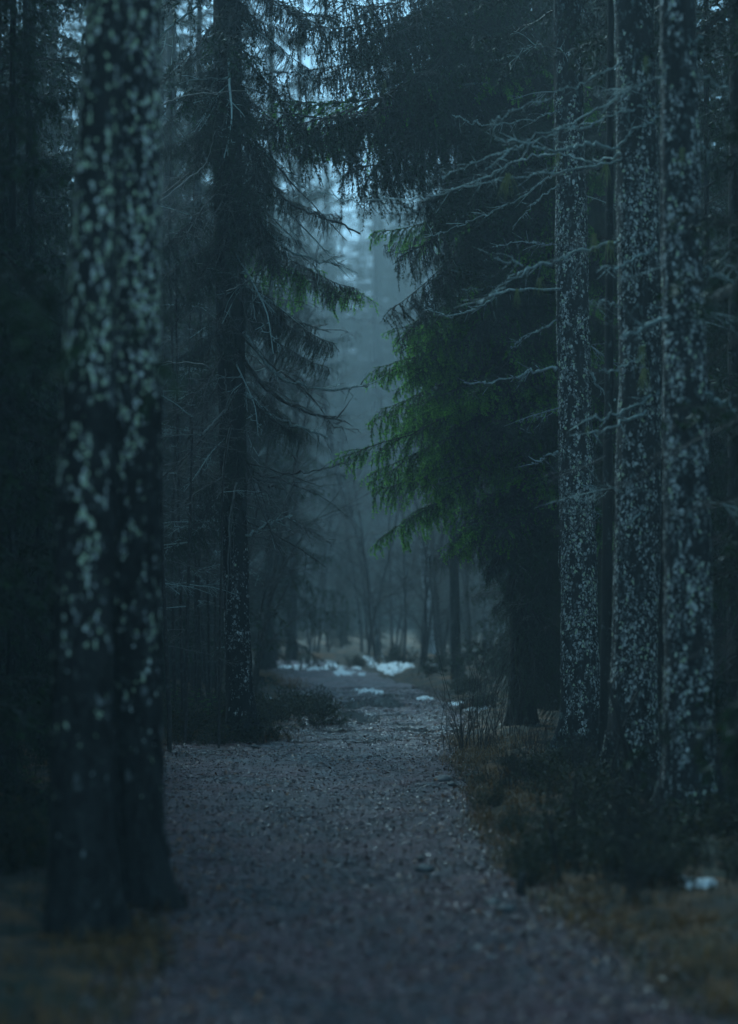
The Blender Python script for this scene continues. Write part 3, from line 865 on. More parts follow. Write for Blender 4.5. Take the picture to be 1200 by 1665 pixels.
rs = np.random.RandomState(91)
def ring(key, n, zlo, zhi, llo, lhi, libs, azf):
    t, tk, tr, b = TR[key]
    for k in range(n):
        z = zlo + (zhi - zlo) * (k + rs.rand()) / n
        az = azf(k); l = rs.uniform(llo, lhi)
        p = tr.c(np.array(z)); lib, L = libs[k % len(libs)]
        o = link('bough', lib[k % len(lib)], t)
        orient(o, p, p + np.array([math.cos(az) * l, math.sin(az) * l, -rs.uniform(0.35, 0.85) * l]), L, 0, b)
ring('S1', 80, 3.0, 9.5, 1.3, 2.2, [(MIXED, 2.4), (MIXED, 2.4), (GREEN, 2.4)], lambda k: -2.1 + rs.rand() * 2.9)
ring('S1', 30, 4.0, 6.4, 1.3, 2.1, [(GREEN, 2.4)], lambda k: math.pi + rs.uniform(-0.3, 0.9))
ring('S1', 20, 1.0, 2.6, 1.0, 1.7, [(MIXED, 2.4)], lambda k: -1.75 + rs.rand() * 2.6)
ring('T7', 60, 3.0, 10, 0.9, 1.9, [(PEND, 3.0), (DEAD, 1.6), (DEAD, 1.6), (DEADL, 1.3)], lambda k: rs.rand() * 6.283)
ring('T8', 40, 3.0, 12, 1.0, 2.0, [(PEND, 3.0), (MIXED, 2.4)], lambda k: rs.rand() * 6.283)

# lichened dead branches on the right hand trunks, traced one by one
for key, d0, lst in (
    ('T4', 21.3, [([(1010, 100), (960, 130), (905, 152), (840, 180), (800, 196)], 4, -0.3), ([(1060, 135), (1000, 163), (930, 198), (880, 225), (830, 244), (770, 266), (720, 290)], 5, 0.6),
                  ([(1065, 168), (1010, 182), (950, 206), (890, 214), (840, 240), (790, 275)], 5, -0.6), ([(1008, 242), (960, 232), (930, 238), (890, 246), (850, 232), (806, 226)], 9, -0.4),
                  ([(1010, 250), (960, 262), (900, 250), (840, 262), (780, 290), (700, 320), (640, 324), (570, 326), (515, 312), (480, 297)], 5, 2.6),
                  ([(1005, 240), (1032, 212), (1060, 200), (1078, 165)], 8, -0.3), ([(1010, 260), (940, 275), (870, 285), (800, 295), (745, 305)], 5, 0.3),
                  ([(1068, 395), (1020, 430), (970, 443)], 7, -0.5), ([(1005, 392), (950, 407), (900, 425), (850, 443), (805, 478), (775, 492)], 8, -0.2),
                  ([(850, 432), (830, 428), (803, 420)], 5, 0), ([(1070, 640), (1040, 655), (990, 676), (945, 684)], 9, -0.4), ([(1065, 655), (1010, 688), (955, 706)], 7, -0.7),
                  ([(1060, 825), (1045, 838), (1018, 849)], 7, -0.2), ([(1062, 560), (1020, 592), (975, 603)], 5, -0.4), ([(1010, 500), (985, 492), (960, 497)], 4, 0), ([(1010, 800), (990, 790), (970, 795)], 4, 0)]),
    ('T5', 17.9, [([(1100, 232), (1120, 230), (1155, 248)], 9, 0), ([(1145, 438), (1170, 450), (1192, 462)], 8, 0), ([(1145, 640), (1170, 650), (1198, 668)], 9, 0),
                  ([(1090, 515), (1055, 527), (1012, 548)], 10, -0.4), ([(1135, 120), (1165, 135), (1190, 150)], 5, 0), ([(1095, 115), (1040, 138), (985, 165)], 5, 0), ([(1140, 60), (1120, 72), (1130, 90)], 5, 0)]),
    ('T3', 25.2, [([(910, 270), (870, 305), (820, 335), (770, 358), (720, 378), (690, 386)], 4, 0.4), ([(905, 597), (870, 605), (820, 617), (755, 622)], 7, -0.2),
                  ([(907, 735), (885, 745), (866, 754)], 6, 0), ([(955, 600), (975, 630), (1000, 650)], 6, 0), ([(910, 470), (830, 472), (780, 500), (740, 512), (692, 504)], 6, 1.0),
                  ([(905, 520), (860, 545), (830, 565)], 4, 0), ([(945, 785), (960, 792), (970, 795)], 5, 0), ([(905, 180), (870, 192), (800, 203), (765, 200), (735, 187)], 4, 0.4), ([(905, 400), (850, 392), (800, 402)], 3, 0.5), ([(908, 300), (868, 330), (850, 355)], 4, 0)]),
    ('S1', 31.0, [([(840, 90), (760, 106), (700, 112), (640, 106), (570, 100), (525, 70)], 6, -0.8), ([(840, 330), (760, 352), (690, 350), (640, 330), (600, 330)], 5, -0.5), ([(840, 120), (780, 135), (720, 136), (690, 140)], 5, -1),
                  ([(842, 430), (780, 450), (735, 440)], 5, -1), ([(844, 450), (790, 470), (750, 470)], 5, -1)])):
    t, tk, tr, b = TR[key]
    for k, (pts, rp, dd) in enumerate(lst):
        L_px = abs(pts[0][0] - pts[-1][0])
        br = branch_from_pixels(t, b, d0, pts, rp * 0.8, None, ord(key[1]) * 40 + k, dd, int(6 + L_px / 16), True, 0.24)

for i, (key, px, py, d, h) in enumerate([('T4', 966, 380, 21.2, 36), ('T4', 992, 392, 21.2, 42), ('T4', 878, 452, 21.0, 32), ('T4', 841, 470, 21.0, 32),
    ('T4', 1044, 562, 20.9, 40), ('T4', 1048, 600, 20.9, 46), ('T4', 827, 282, 21.2, 44), ('T5', 1050, 92, 17.5, 34), ('T5', 1109, 240, 17.5, 34),
    ('T4', 985, 268, 21.0, 40), ('T4', 908, 250, 20.9, 28), ('S1', 612, 308, 30.4, 20), ('S1', 625, 130, 30.0, 26), ('T5', 955, 694, 17.6, 16), ('S1', 700, 345, 30.3, 22)]):
    t, tk, tr, b = TR[key]
    beard(t, b, px, py, d, h, i)

# random thin dead branches on the near trunks (out of the traced ones' way)
rs = np.random.RandomState(77)
for key, zlo, zhi, n, ln in (('T3', 2.5, 8, 10, 1.0), ('T4', 2.2, 7, 8, 0.8), ('T5', 2.5, 6, 6, 0.7), ('T8', 2, 11, 26, 1.2), ('T6', 1.5, 8, 18, 0.7), ('T7', 2.0, 11, 40, 1.4), ('S1', 1.5, 11, 40, 1.5)):
    t, tk, tr, b = TR[key]
    for k in range(n):
        z = rs.uniform(zlo, zhi); az = rs.rand() * 6.283
        p = tr.c(np.array(z))
        l = ln * rs.uniform(0.5, 1.3)
        q = p + np.array([math.cos(az) * l, math.sin(az) * l, -0.3 * l * rs.rand()])
        o = link('branch', DEADL[k % 4] if key in ('T3', 'T4', 'T5') else DEAD[k % 6], t)
        orient(o, p, q, 1.3 if key in ('T3', 'T4', 'T5') else 1.6, 0, b)

# ------------------------------------------------------------------ birch saplings on the left: thin stems and fine tangled twigs
def sapling(name, label, d, stem, r_px, twigs, seed, group, cat='birch sapling', nrand=10, tn=0.6):
    rs = np.random.RandomState(seed)
    p0 = stem[0]
    base = np.array([xat(p0[0], d), d, float(floor_z(xat(p0[0], d), d))])
    t = thing(name, label, cat, base, group)
    P = smooth_line(np.array([at(p[0], p[1], d) for p in stem]), 6)
    P[0, 2] = base[2] - 0.05
    r0 = r_px / F_PX * d * 0.5
    mb = MB()
    tube(mb, P - base, np.linspace(r0, r0 * 0.45, len(P)), 6, tn)
    link('stem', mb.mesh('stem', [M['twig']], True), t)
    for k, (pts, rp, tone) in enumerate(twigs):
        mb = MB()
        Q = smooth_line(np.array([at(p[0], p[1], d + 0.25 * math.sin(k + j)) for j, p in enumerate(pts)]), 6)
        Q[1:-1] += rs.randn(len(Q) - 2, 3) * 0.006
        r1 = rp / F_PX * d * 0.5
        tube(mb, Q - base, np.linspace(r1, r1 * 0.4, len(Q)), 4, tone)
        a0, a1 = [], []
        for j in range(int(4 + len(Q) * 0.35)):
            i0 = rs.randint(1, len(Q) - 1)
            S = grow(rs, Q[i0] - base, unit((Q[i0] - Q[i0-1]) * 10 + rs.randn(3) * 0.6), rs.uniform(0.08, 0.35), 5, rs.uniform(-0.4, 0.5), 0.12)
            a0.append(S[:-1]); a1.append(S[1:])
        a0, a1 = np.concatenate(a0), np.concatenate(a1)
        seg_prisms(mb, a0, a1, np.full(len(a0), 0.0022), np.full(len(a0), 0.0016), tone * 0.8, 0)
        link('branch', mb.mesh('branch', [M['twig']]), t)
    for k in range(nrand):
        i0 = rs.randint(len(P) // 4, len(P) - 1)
        az = rs.rand() * 6.283; l = rs.uniform(0.35, 1.0)
        q = P[i0] + np.array([math.cos(az) * l, math.sin(az) * l, rs.uniform(-0.1, 0.5) * l])
        lb, ll_ = (DEADL[k % 4], 1.3) if k % 3 == 0 else (DEAD[k % 6], 1.6)
        o = link('branch', lb, t)
        orient(o, P[i0], q, ll_, 0, base)
    return t

G = 'birch saplings behind the left trunks'
sapling('birch_sapling', 'thin upright sapling just right of the two lichen trunks', 27.5, [(276, 1185), (270, 1050), (264, 900), (262, 780), (259, 600)], 9,
    [([(258, 330), (300, 296), (335, 264), (350, 214)], 3, 1.0), ([(262, 172), (300, 156), (350, 150), (400, 147)], 2.4, 0.9), ([(258, 590), (310, 590), (340, 598), (352, 622), (372, 640)], 2.6, 0.8),
     ([(258, 700), (290, 672), (320, 640), (352, 612)], 2.4, 0.8), ([(256, 712), (300, 708), (330, 705), (385, 712)], 2.4, 0.8), ([(262, 810), (300, 838), (330, 880)], 2, 0.7), ([(262, 215), (272, 245), (268, 290), (262, 320)], 2, 0.8)], 501, G, nrand=6)
sapling('birch_sapling', 'slender pale sapling with a curved bluish stem beside the dark spruce', 28.3, [(356, 1180), (358, 1000), (361, 880), (362, 800), (368, 730), (376, 690)], 5,
    [([(330, 706), (352, 682), (374, 656), (366, 628), (366, 600)], 4, 1.0), ([(375, 695), (364, 760), (363, 815)], 5, 1.0), ([(385, 785), (375, 830), (372, 900), (368, 1000)], 4, 0.8),
     ([(324, 715), (360, 726), (396, 735)], 2.2, 0.8), ([(368, 474), (395, 462), (412, 438), (420, 400)], 3, 0.8), ([(368, 474), (355, 520), (342, 560), (330, 590)], 2.4, 0.7), ([(396, 620), (380, 650), (372, 690)], 2.4, 0.7)], 502, G, nrand=5)
for k, (st, r_, d) in enumerate([
    ([(298, 1190), (294, 1000), (290, 800), (288, 620), (286, 430)], 7, 30), ([(301, 1180), (306, 950), (311, 760), (314, 640)], 7, 28.8), ([(326, 1175), (322, 1000), (325, 860), (330, 640), (322, 420)], 8, 32),
    ([(341, 1170), (338, 950), (336, 750), (340, 500), (345, 300)], 6, 33), ([(285, 1170), (280, 950), (284, 700), (276, 400), (280, 100)], 7, 34), ([(318, 1180), (317, 900), (308, 600), (315, 300)], 5, 31.4), ([(352, 1165), (349, 950), (352, 800)], 6, 34)]):
    sapling('birch_sapling', 'thin bare grey sapling in the thicket between the lichen trunks and the dark spruce', d, st, r_, [], 520 + k, G, nrand=30, tn=0.6)

# ------------------------------------------------------------------ the forest behind: one set of meshes, every tree a copy
rs = np.random.RandomState(5)
def straight_trunk(seed, h, r):
    tr = Trunk([-0.3, 0, 3, h], [0, 0, 0.05 * math.sin(seed), 0.1 * math.cos(seed)], [0, 0, 0, 0], [r * 1.1, r * 1.1, r * 0.95, 0.02], seed)
    return tr.mesh('trunk', M['bark_dark'], (0, 0, 0), 14, 0.4)
PROTO = []
for k, (cm, h, r, tw) in enumerate([(CROWN_HIGH[0], 22, .17, 0), (CROWN_HIGH[1], 20, .15, 1), (CROWN_MID[0], 21, .17, 0), (CROWN_MID[1], 19, .15, 1), (CROWN_LOW[0], 17, .14, None), (CROWN_LOW[1], 14, .11, None)]):
    PROTO.append((straight_trunk(k, h, r), cm, TWIGS[tw] if tw is not None else None))

def forest_spruce(px_or_x, d, kind, label, group, s=1.0, rot=0.0, isx=False):
    x = px_or_x if isx else xat(px_or_x, d)
    z = float(floor_z(x, d))
    t = thing('spruce_tree', label, 'spruce tree', (x, d, z), group)
    tm, cm, tw = PROTO[kind]
    link('trunk', tm, t); link('crown', cm, t)
    if tw is not None:
        link('dead_twigs', tw, t, kind='stuff')
    t.rotation_euler = (rs.randn() * 0.012, rs.randn() * 0.012, rot)
    t.scale = (s, s, s)
    return t

M['bark_grey'] = bark_mat('bark_grey', (0.03, 0.03, 0.03), (0.10, 0.10, 0.10), (0.2, 0.21, 0.2), 0.5, 0.6, 6)
L_LEFT = ('dark spruce in the gloom at the left of the picture', 'dark spruces in the gloom on the left')
L_RIGHT = ('dark spruce in the gloom at the right of the picture', 'dark spruces in the gloom on the right')
L_FAR = ('hazy far spruce beyond the end of the path', 'hazy spruces beyond the end of the path')
placed = []
def ok(x, d, gap):
    return all((x - a) ** 2 + (d - b) ** 2 > gap * gap for a, b in placed)
def scatter(n, xr, dr, test, gap, kinds, lab, smin=0.85, smax=1.15):
    c = 0
    for _ in range(n * 30):
        d = rs.uniform(*dr); x = rs.uniform(*xr)
        px = 600 + x / d * F_PX
        if not test(px, d, x) or not ok(x, d, gap): continue
        placed.append((x, d)); c += 1
        forest_spruce(x, d, kinds[rs.randint(len(kinds))], lab[0], lab[1], rs.uniform(smin, smax), rs.rand() * 6.283, True)
        if c >= n: break
# left block
scatter(32, (-16, -1.5), (15, 62), lambda px, d, x: px < (40 if d < 34 else 230 if d < 40 else 330 if d < 50 else 380), 1.7, [0, 1, 2, 2, 3], L_LEFT)
scatter(34, (-13, -3), (19, 58), lambda px, d, x: px < (20 if d < 36 else 200 if d < 44 else 330), 1.3, [4, 5], L_LEFT)
# right block
scatter(32, (2.2, 16), (20, 62), lambda px, d, x: px > (1190 if d < 28 else 905 if d < 40 else 850 if d < 52 else 830), 1.7, [0, 1, 2, 2, 3], L_RIGHT)
scatter(34, (2.5, 13), (24, 58), lambda px, d, x: px > (1200 if d < 30 else 960 if d < 40 else 870), 1.3, [4, 5], L_RIGHT)
# far forest across the gap
scatter(34, (-26, 26), (108, 124), lambda px, d, x: 250 < px < 950, 2.0, [4, 5, 4], L_FAR, 1.0, 1.6)
scatter(54, (-28, 28), (124, 146), lambda px, d, x: 250 < px < 950, 2.0, [4, 4, 5], L_FAR, 1.6, 2.0)
scatter(16, (-36, 2), (62, 90), lambda px, d, x: -60 < px < 250, 2.0, [2, 3, 4, 4], L_LEFT, 1.0, 1.4)
scatter(14, (2, 36), (62, 90), lambda px, d, x: 950 < px < 1260, 2.0, [2, 3, 4, 4], L_RIGHT, 1.0, 1.4)
rs2 = np.random.RandomState(19)
for k in range(40):
    d = rs2.uniform(70, 98); px = rs2.uniform(380, 860)
    s_ = rs2.uniform(0.14, 0.30)
    forest_spruce(px, d, 4 + k % 2, 'small hazy spruce in the thicket beyond the far snow patches', 'small hazy spruces beyond the snow', s_, k * 1.1)
for px, d, k, sx, sz in ((-70, 18, 4, .5, .8), (20, 21, 5, .36, 1), (-60, 24, 4, .5, 1), (75, 27, 4, .36, .9), (150, 33, 5, .4, 1.1)):
    t = forest_spruce(px, d, k, 'slim dense young spruce crowding the darkness behind the two left trunks', 'slim spruces behind the left trunks', 1.0, px * 0.7); t.scale = (sx, sx, sz)
for px, d, k, sx, sz in ((1255, 20, 4, .4, .9), (1235, 24, 4, .42, 1), (1150, 28, 5, .4, 1.1), (1060, 31, 4, .36, 1), (985, 33, 5, .4, 1.1)):
    t = forest_spruce(px, d, k, 'slim dense young spruce crowding the darkness behind the right hand trunks', 'slim spruces behind the right trunks', 1.0, px * 0.7); t.scale = (sx, sx, sz)
L_SHADE = ('unseen spruce added off to the side of the near path for its shade', 'added shading spruces beside the near path')  # out of view, added so their crowns darken the near path and air
for x_, d_, k_, s_ in ((-3.0, 9, 2, 1.0), (-3.4, 7, 1, 1), (3.0, 9, 2, 1.0), (3.3, 6, 0, 1), (3.0, 12.5, 0, 1), (-2.9, 12, 0, 1.0), (-3.4, 14.5, 1, 1), (3.2, 15.5, 1, 1.0),
                       (-2.9, 17.5, 0, 1.1), (4.3, 20.5, 0, 1.1), (-4.4, 24, 0, 1.1), (5.0, 25, 0, 1.1), (-5.2, 11, 4, 1.1), (-6.5, 7, 4, 1), (5.6, 8, 4, 1), (-4.0, 17, 4, 1), (-4.8, 20, 4, 1), (4.4, 16.5, 4, 1), (5.0, 20, 4, 1), (4.3, 13, 4, 1), (-4.2, 13, 4, 1), (6.4, 12, 4, 1.1), (-7, 14, 4, 1.1), (7, 17, 4, 1.1)):
    forest_spruce(x_, d_, k_, L_SHADE[0], L_SHADE[1], s_, x_ * 3 + d_, True)

forest_spruce(474, 66, 2, 'dim spruce in the haze left of the end of the path, behind the snow streak', None, 1.15, 1.0).scale = (0.7, 0.7, 1.15)
t = forest_spruce(384, 53, 2, 'slender spruce behind the dark spruce, its crown closing the upper left of the gap', None, 1.0, 2.0); t.scale = (0.62, 0.62, 1)
t = forest_spruce(438, 57, 4, 'narrow hazy spruce right behind the tall dark spruce on the left', None, 1.0, 4.0); t.scale = (0.75, 0.75, 1.35)
t = forest_spruce(742, 48, 1, 'slender spruce behind the green spruce, its crown closing the upper right of the gap', None, 1.0, 2.0); t.scale = (0.62, 0.62, 1)
def far_birch(label, d, pts, seed, lean=None, top=12, mt='bark_pale'):
    t, tk, tr, b = near_tree('birch_tree', label, d, pts, M[mt], seed, 'pale birches in the haze', top, 'birch tree', crown=False, segs=14, dz=0.2)
    rs_ = np.random.RandomState(seed)
    for k in range(14):
        z = rs_.uniform(3, top - 1); az = rs_.rand() * 6.283; l = rs_.uniform(0.8, 2)
        p = tr.c(np.array(z))
        o = link('branch', DEAD[k % 6], t)
        orient(o, p, p + np.array([math.cos(az) * l, math.sin(az) * l, 0.6 * l]), 1.6, 0, b)
far_birch('pale upright birch trunk in the haze under the green boughs', 64.0, [(703, 1072, 17), (700, 1000, 15), (692, 930, 15), (690, 880, 14), (692, 700, 13), (696, 500, 12), (700, 300, 11)], 13, top=15)
far_birch('thin pale birch leaning left in the haze at the centre', 66.0, [(616, 1066, 7), (608, 990, 7), (591, 900, 6), (575, 850, 6), (555, 790, 6), (540, 740, 5), (528, 660, 5)], 14, top=9, mt='bark_grey')
far_birch('faint thin birch in the haze right of the upright birch', 62.0, [(790, 1070, 11), (786, 950, 10), (783, 800, 9)], 15, top=10, mt='bark_grey')

def bare_tree(seed, h):
    rs = np.random.RandomState(seed)
    mb = MB(); P = grow(rs, (0, 0, -0.1), (0.05 * rs.randn(), 0.05 * rs.randn(), 1), h, 10, -0.05, 0.05)
    tube(mb, P, np.linspace(0.045, 0.01, 11), 6, 0.6)
    tw = MB()
    src = [dead_branch(450 + q, lat=12, L=1.5, latlen=0.6, r=0.012, tn=0.5, sag=-0.2).arrays() for q in range(3)]
    for k in range(26):
        V, F3, F4, T, M3, M4 = src[k % 3]
        f = rs.uniform(1.5, 9.5); i0 = int(f); p = P[i0] + (P[min(i0 + 1, 10)] - P[i0]) * (f - i0)
        s = rs.uniform(0.5, 1.3) * (1.2 - f / 14); el = R(rs.uniform(5, 60)); az = rs.rand() * 6.283
        W = V * s; c, sn = math.cos(el), math.sin(el)
        W = np.stack([W[:, 0] * c - W[:, 2] * sn, W[:, 1], W[:, 0] * sn + W[:, 2] * c], -1)
        c, sn = math.cos(az), math.sin(az)
        W = np.stack([W[:, 0] * c - W[:, 1] * sn, W[:, 0] * sn + W[:, 1] * c, W[:, 2]], -1) + p
        tw.V.append(W); tw.T.append(T); tw.F3.append(F3 + tw.n); tw.M3.append(M3); tw.F4.append(F4 + tw.n); tw.M4.append(M4); tw.n += len(W)
    return mb.mesh('trunk', [M['twig']], True), tw.mesh('twigs', [M['twig']])
BARE = [bare_tree(800 + k, h) for k, h in enumerate((7.5, 6.0, 4.5, 9.0))]
rs = np.random.RandomState(81)
for k in range(70):
    d = rs.uniform(52, 78) if k < 52 else rs.uniform(34, 52)
    px = rs.uniform(415, 830) if k < 52 else rs.uniform(250, 420)
    x = xat(px, d)
    if path_l(d) - 0.5 < x < path_r(d) + 0.5 and d < 62: continue
    t = thing('bare_sapling', 'thin bare sapling in the hazy thicket around the end of the path' if k < 52 else 'thin bare sapling in the dim thicket behind the dark spruce on the left', 'sapling', (x, d, float(floor_z(x, d))),
              'hazy bare saplings' if k < 52 else 'bare saplings behind the dark spruce')
    link('trunk', BARE[k % 4][0], t); link('twigs', BARE[k % 4][1], t, kind='stuff')
    s_ = rs.uniform(0.7, 1.25); t.scale = (s_, s_, s_); t.rotation_euler = (0, 0, k * 2.1)

# ------------------------------------------------------------------ undergrowth, stones, snow
def ground_z(x, y):
    inside = (x > path_l(y)) & (x < path_r(y))
    return np.where(inside, path_z(np.asarray(x), np.asarray(y)) + 0.012, floor_z(x, y))

# leaf litter and grit pressed into the path
rs = np.random.RandomState(61)
def sprinkle(n, d0, d1, pw=1.0):
    y = d0 + (d1 - d0) * rs.rand(n) ** pw
    l, r = path_l(y) - 0.25, path_r(y) + 0.25
    x = l + (r - l) * rs.rand(n)
    return x, y
x, y = sprinkle(46000, 9, 46, 1.3)
n = len(x); z = ground_z(x, y) + 0.006
c = np.stack([x, y, z], -1)
a = rs.rand(n) * 6.283; sz = 0.005 + 0.014 * rs.rand(n) ** 1.6
tilt = rs.randn(n, 2) * 0.35
def loc(u, v, w):
    dx = np.cos(a) * u - np.sin(a) * v; dy = np.sin(a) * u + np.cos(a) * v
    return c + np.stack([dx * sz, dy * sz, (w + tilt[:, 0] * u + tilt[:, 1] * v) * sz], -1)
cup = rs.uniform(0, 0.9, n)
V = np.stack([loc(-1.2, 0, cup), loc(-0.2, 0.65, cup), loc(1.1, 0, cup), loc(-0.1, -0.65, cup), loc(0, 0, 0.1)], 1).reshape(-1, 3)
b_ = np.arange(n)[:, None] * 5
F = np.concatenate([b_ + np.array([q]) for q in ([0, 4, 1], [1, 4, 2], [2, 4, 3], [3, 4, 0])])
link('leaf_litter', make_mesh('leaf_litter', V, [F], False, [M['leaf']], None, np.repeat(rs.rand(n), 5)), kind='stuff')
x, y = sprinkle(30000, 9, 46, 1.3)
n = len(x); z = ground_z(x, y) + 0.003
oc = np.array([[1, 0, 0], [0, 1, 0], [-1, 0, 0], [0, -1, 0], [0, 0, .7], [0, 0, -.7]], float)
of = np.array([[0, 1, 4], [1, 2, 4], [2, 3, 4], [3, 0, 4], [1, 0, 5], [2, 1, 5], [3, 2, 5], [0, 3, 5]])
sz = 0.004 + 0.013 * rs.rand(n) ** 4
V = (np.stack([x, y, z], -1)[:, None] + oc[None] * sz[:, None, None] * rs.uniform(0.6, 1.4, (n, 6, 1))).reshape(-1, 3)
F = (np.arange(n)[:, None, None] * 6 + of[None]).reshape(-1, 3)
link('gravel', make_mesh('gravel', V, [F], False, [M['pebble']], None, np.repeat(rs.rand(n), 6)), kind='stuff')

# fallen birch leaves, larger and rustier
x, y = sprinkle(6000, 9, 40, 1.2)
x = x + rs.randn(len(x)) * 0.45
n = len(x); z = ground_z(x, y) + 0.012
keepv = (x < path_l(y) + 0.5) | (x > path_r(y) - 0.5) | (rs.rand(n) < 0.3)
x, y, z = x[keepv], y[keepv], z[keepv]; n = len(x)
c = np.stack([x, y, z], -1)
a = rs.rand(n) * 6.283; sz = rs.uniform(0.012, 0.025, n); tilt = rs.randn(n, 2) * 0.4; cup = rs.uniform(0, 0.6, n)
V = np.stack([loc(-1.2, 0, cup), loc(-0.2, 0.65, cup), loc(1.1, 0, cup), loc(-0.1, -0.65, cup), loc(0, 0, 0.1)], 1).reshape(-1, 3)
b_ = np.arange(n)[:, None] * 5
F = np.concatenate([b_ + np.array([q]) for q in ([0, 4, 1], [1, 4, 2], [2, 4, 3], [3, 4, 0])])
link('fallen_leaves', make_mesh('fallen_leaves', V, [F], False, [M['rust_leaf']], None, np.repeat(rs.rand(n), 5)), kind='stuff')
# grass along the verges
def grass(name, pts, n_per, hgt, spread, tone, seed):
    rs = np.random.RandomState(seed)
    Vs, Ts, k0 = [], [], 0
    cx = np.repeat(np.array(pts), n_per, axis=0)
    n = len(cx)
    cx = cx + rs.randn(n, 2) * spread
    z = ground_z(cx[:, 0], cx[:, 1]) - 0.01
    p = np.stack([cx[:, 0], cx[:, 1], z], -1)
    az = rs.rand(n) * 6.283; h = hgt * rs.uniform(0.4, 1.2, n); bend = rs.uniform(0.2, 1.5, n)
    w = 0.0022 + 0.002 * rs.rand(n)
    s = np.stack([-np.sin(az), np.cos(az), np.zeros(n)], -1)
    f = np.stack([np.cos(az), np.sin(az), np.zeros(n)], -1)
    rows = []
    for t in (0, 0.4, 0.75):
        ctr = p + f * (bend * h * t * t)[:, None] + UP * (h * (t - 0.35 * bend * t * t))[:, None]
        rows += [ctr - s * (w * (1 - t * 0.5))[:, None], ctr + s * (w * (1 - t * 0.5))[:, None]]
    rows.append(p + f * (bend * h)[:, None] + UP * (h * (1 - 0.45 * bend).clip(0.1))[:, None])
    V = np.stack(rows, 1).reshape(-1, 3)
    b_ = np.arange(n)[:, None] * 7
    F4 = np.concatenate([b_ + np.array([[0, 1, 3, 2]]), b_ + np.array([[2, 3, 5, 4]])])
    F3 = b_ + np.array([[4, 5, 6]])
    link(name, make_mesh(name, V, [F3, F4], False, [M['grass_dry']], None, np.repeat(np.clip(tone + 0.2 * rs.randn(n), 0, 1), 7)), kind='stuff')
rs = np.random.RandomState(70)
pts = []
for k in range(420):                       # right verge
    y = rs.uniform(10, 30); x = path_r(y) + abs(rs.randn()) * 0.45 + 0.02
    pts.append((x, y))
for k in range(300):                       # left verge, around the trunk feet
    y = rs.uniform(9.5, 31); x = path_l(y) - abs(rs.randn()) * 0.35
    pts.append((x, y))
for k in range(130):                       # ragged front edge of the left bank
    pts.append((rs.uniform(-3.4, -1.0), 29.6 + 0.5 * abs(rs.randn())))
grass('grass', pts, 22, 0.13, 0.10, 0.62, 71)
pts = [(rs.uniform(-9, 9), rs.uniform(12, 60)) for k in range(1600)]
pts = [p for p in pts if not (path_l(p[1]) - 0.2 < p[0] < path_r(p[1]) + 0.2)]
grass('grass', pts, 12, 0.24, 0.2, 0.18, 72)
pts = [(rs.uniform(-2.6, -0.6), rs.uniform(45, 54)) for k in range(90)]
grass('grass', [p for p in pts if p[0] < path_l(p[1]) + 0.3], 40, 0.2, 0.15, 0.7, 73)

# bilberry and heather shrubs
def shrub_mesh(seed, h=0.34, n=40):
    rs = np.random.RandomState(seed)
    ms, ml = MB(), MB()
    a0, a1, q0, q1 = [], [], [], []
    for k in range(n):
        az = rs.rand() * 6.283; sp = rs.rand() * 0.8
        P = grow(rs, (rs.randn() * 0.10, rs.randn() * 0.10, -0.03), (math.cos(az) * sp, math.sin(az) * sp, 1), h * rs.uniform(0.5, 1.15), 6, 0.15, 0.13)
        a0.append(P[:-1]); a1.append(P[1:]); q0.append(np.linspace(0.004, 0.002, 6)); q1.append(np.linspace(0.0037, 0.0015, 6))
        for j in range(3):
            i0 = rs.randint(1, 6)
            S = grow(rs, P[i0], unit(unit(P[i0] - P[i0-1]) + rs.randn(3) * 0.5), h * 0.35, 3, 0, 0.15)
            a0.append(S[:-1]); a1.append(S[1:]); q0.append(np.full(3, 0.002)); q1.append(np.full(3, 0.0014))
    a0, a1, q0, q1 = [np.concatenate(z) for z in (a0, a1, q0, q1)]
    seg_prisms(ms, a0, a1, q0, q1, 0.3 + 0.2 * rs.rand(len(a0) * 6), 0)
    needles(ml, rs, a0, a1, 55, 0.026, 0.012, 0, np.full(len(a0), 0.45) + 0.2 * rs.randn(len(a0)), 0.4)
    return ms.mesh('stems', [M['twig']]), ml.mesh('foliage', [M['shrub_leaf']])
SHRUB = [shrub_mesh(600 + k) for k in range(4)]
def shrub(px, py, s, label, group, k, d=None):
    d = d or ydist(py, 0.1)
    x = xat(px, d)
    t = thing('bilberry_shrub', label, 'shrub', (x, d, float(floor_z(x, d))), group)
    link('stems', SHRUB[k % 4][0], t, kind='stuff'); link('foliage', SHRUB[k % 4][1], t, kind='stuff')
    t.rotation_euler = (0, 0, k * 1.9); t.scale = (s * 1.15, s * 1.15, s)
rs = np.random.RandomState(80)
G1 = 'bilberry shrubs on the right verge'
for k in range(60):
    py = rs.uniform(1225, 1440)
    lo = np.interp(py, [1225, 1300, 1400, 1450], [775, 790, 850, 930])
    px = lo + abs(rs.rand() ** 1.3) * (1230 - lo)
    shrub(px, py, rs.uniform(0.6, 1.15) * (0.55 if px < lo + 70 else 1), 'low dull green bilberry shrub at the foot of the right hand trunks', G1, k)
G2 = 'bilberry shrubs on the left bank'
for k in range(46):
    if k < 26: px, py = rs.uniform(262, 440), rs.uniform(1150, 1200)
    elif k < 36: px, py = rs.uniform(430, 535), rs.uniform(1130, 1172)
    else: px, py = rs.uniform(-20, 85), rs.uniform(1180, 1480)
    lab = ('low dark shrub on the mossy bank under the dark spruce' if k < 26 else 'dark twiggy shrub at the left edge of the path beyond the dark spruce' if k < 36 else 'low shrub in the dark left of the nearest trunk')
    shrub(px, py, rs.uniform(0.7, 1.25), lab, G2 if k < 26 else 'shrubs at the bend' if k < 36 else 'shrubs left of the nearest trunk', k)
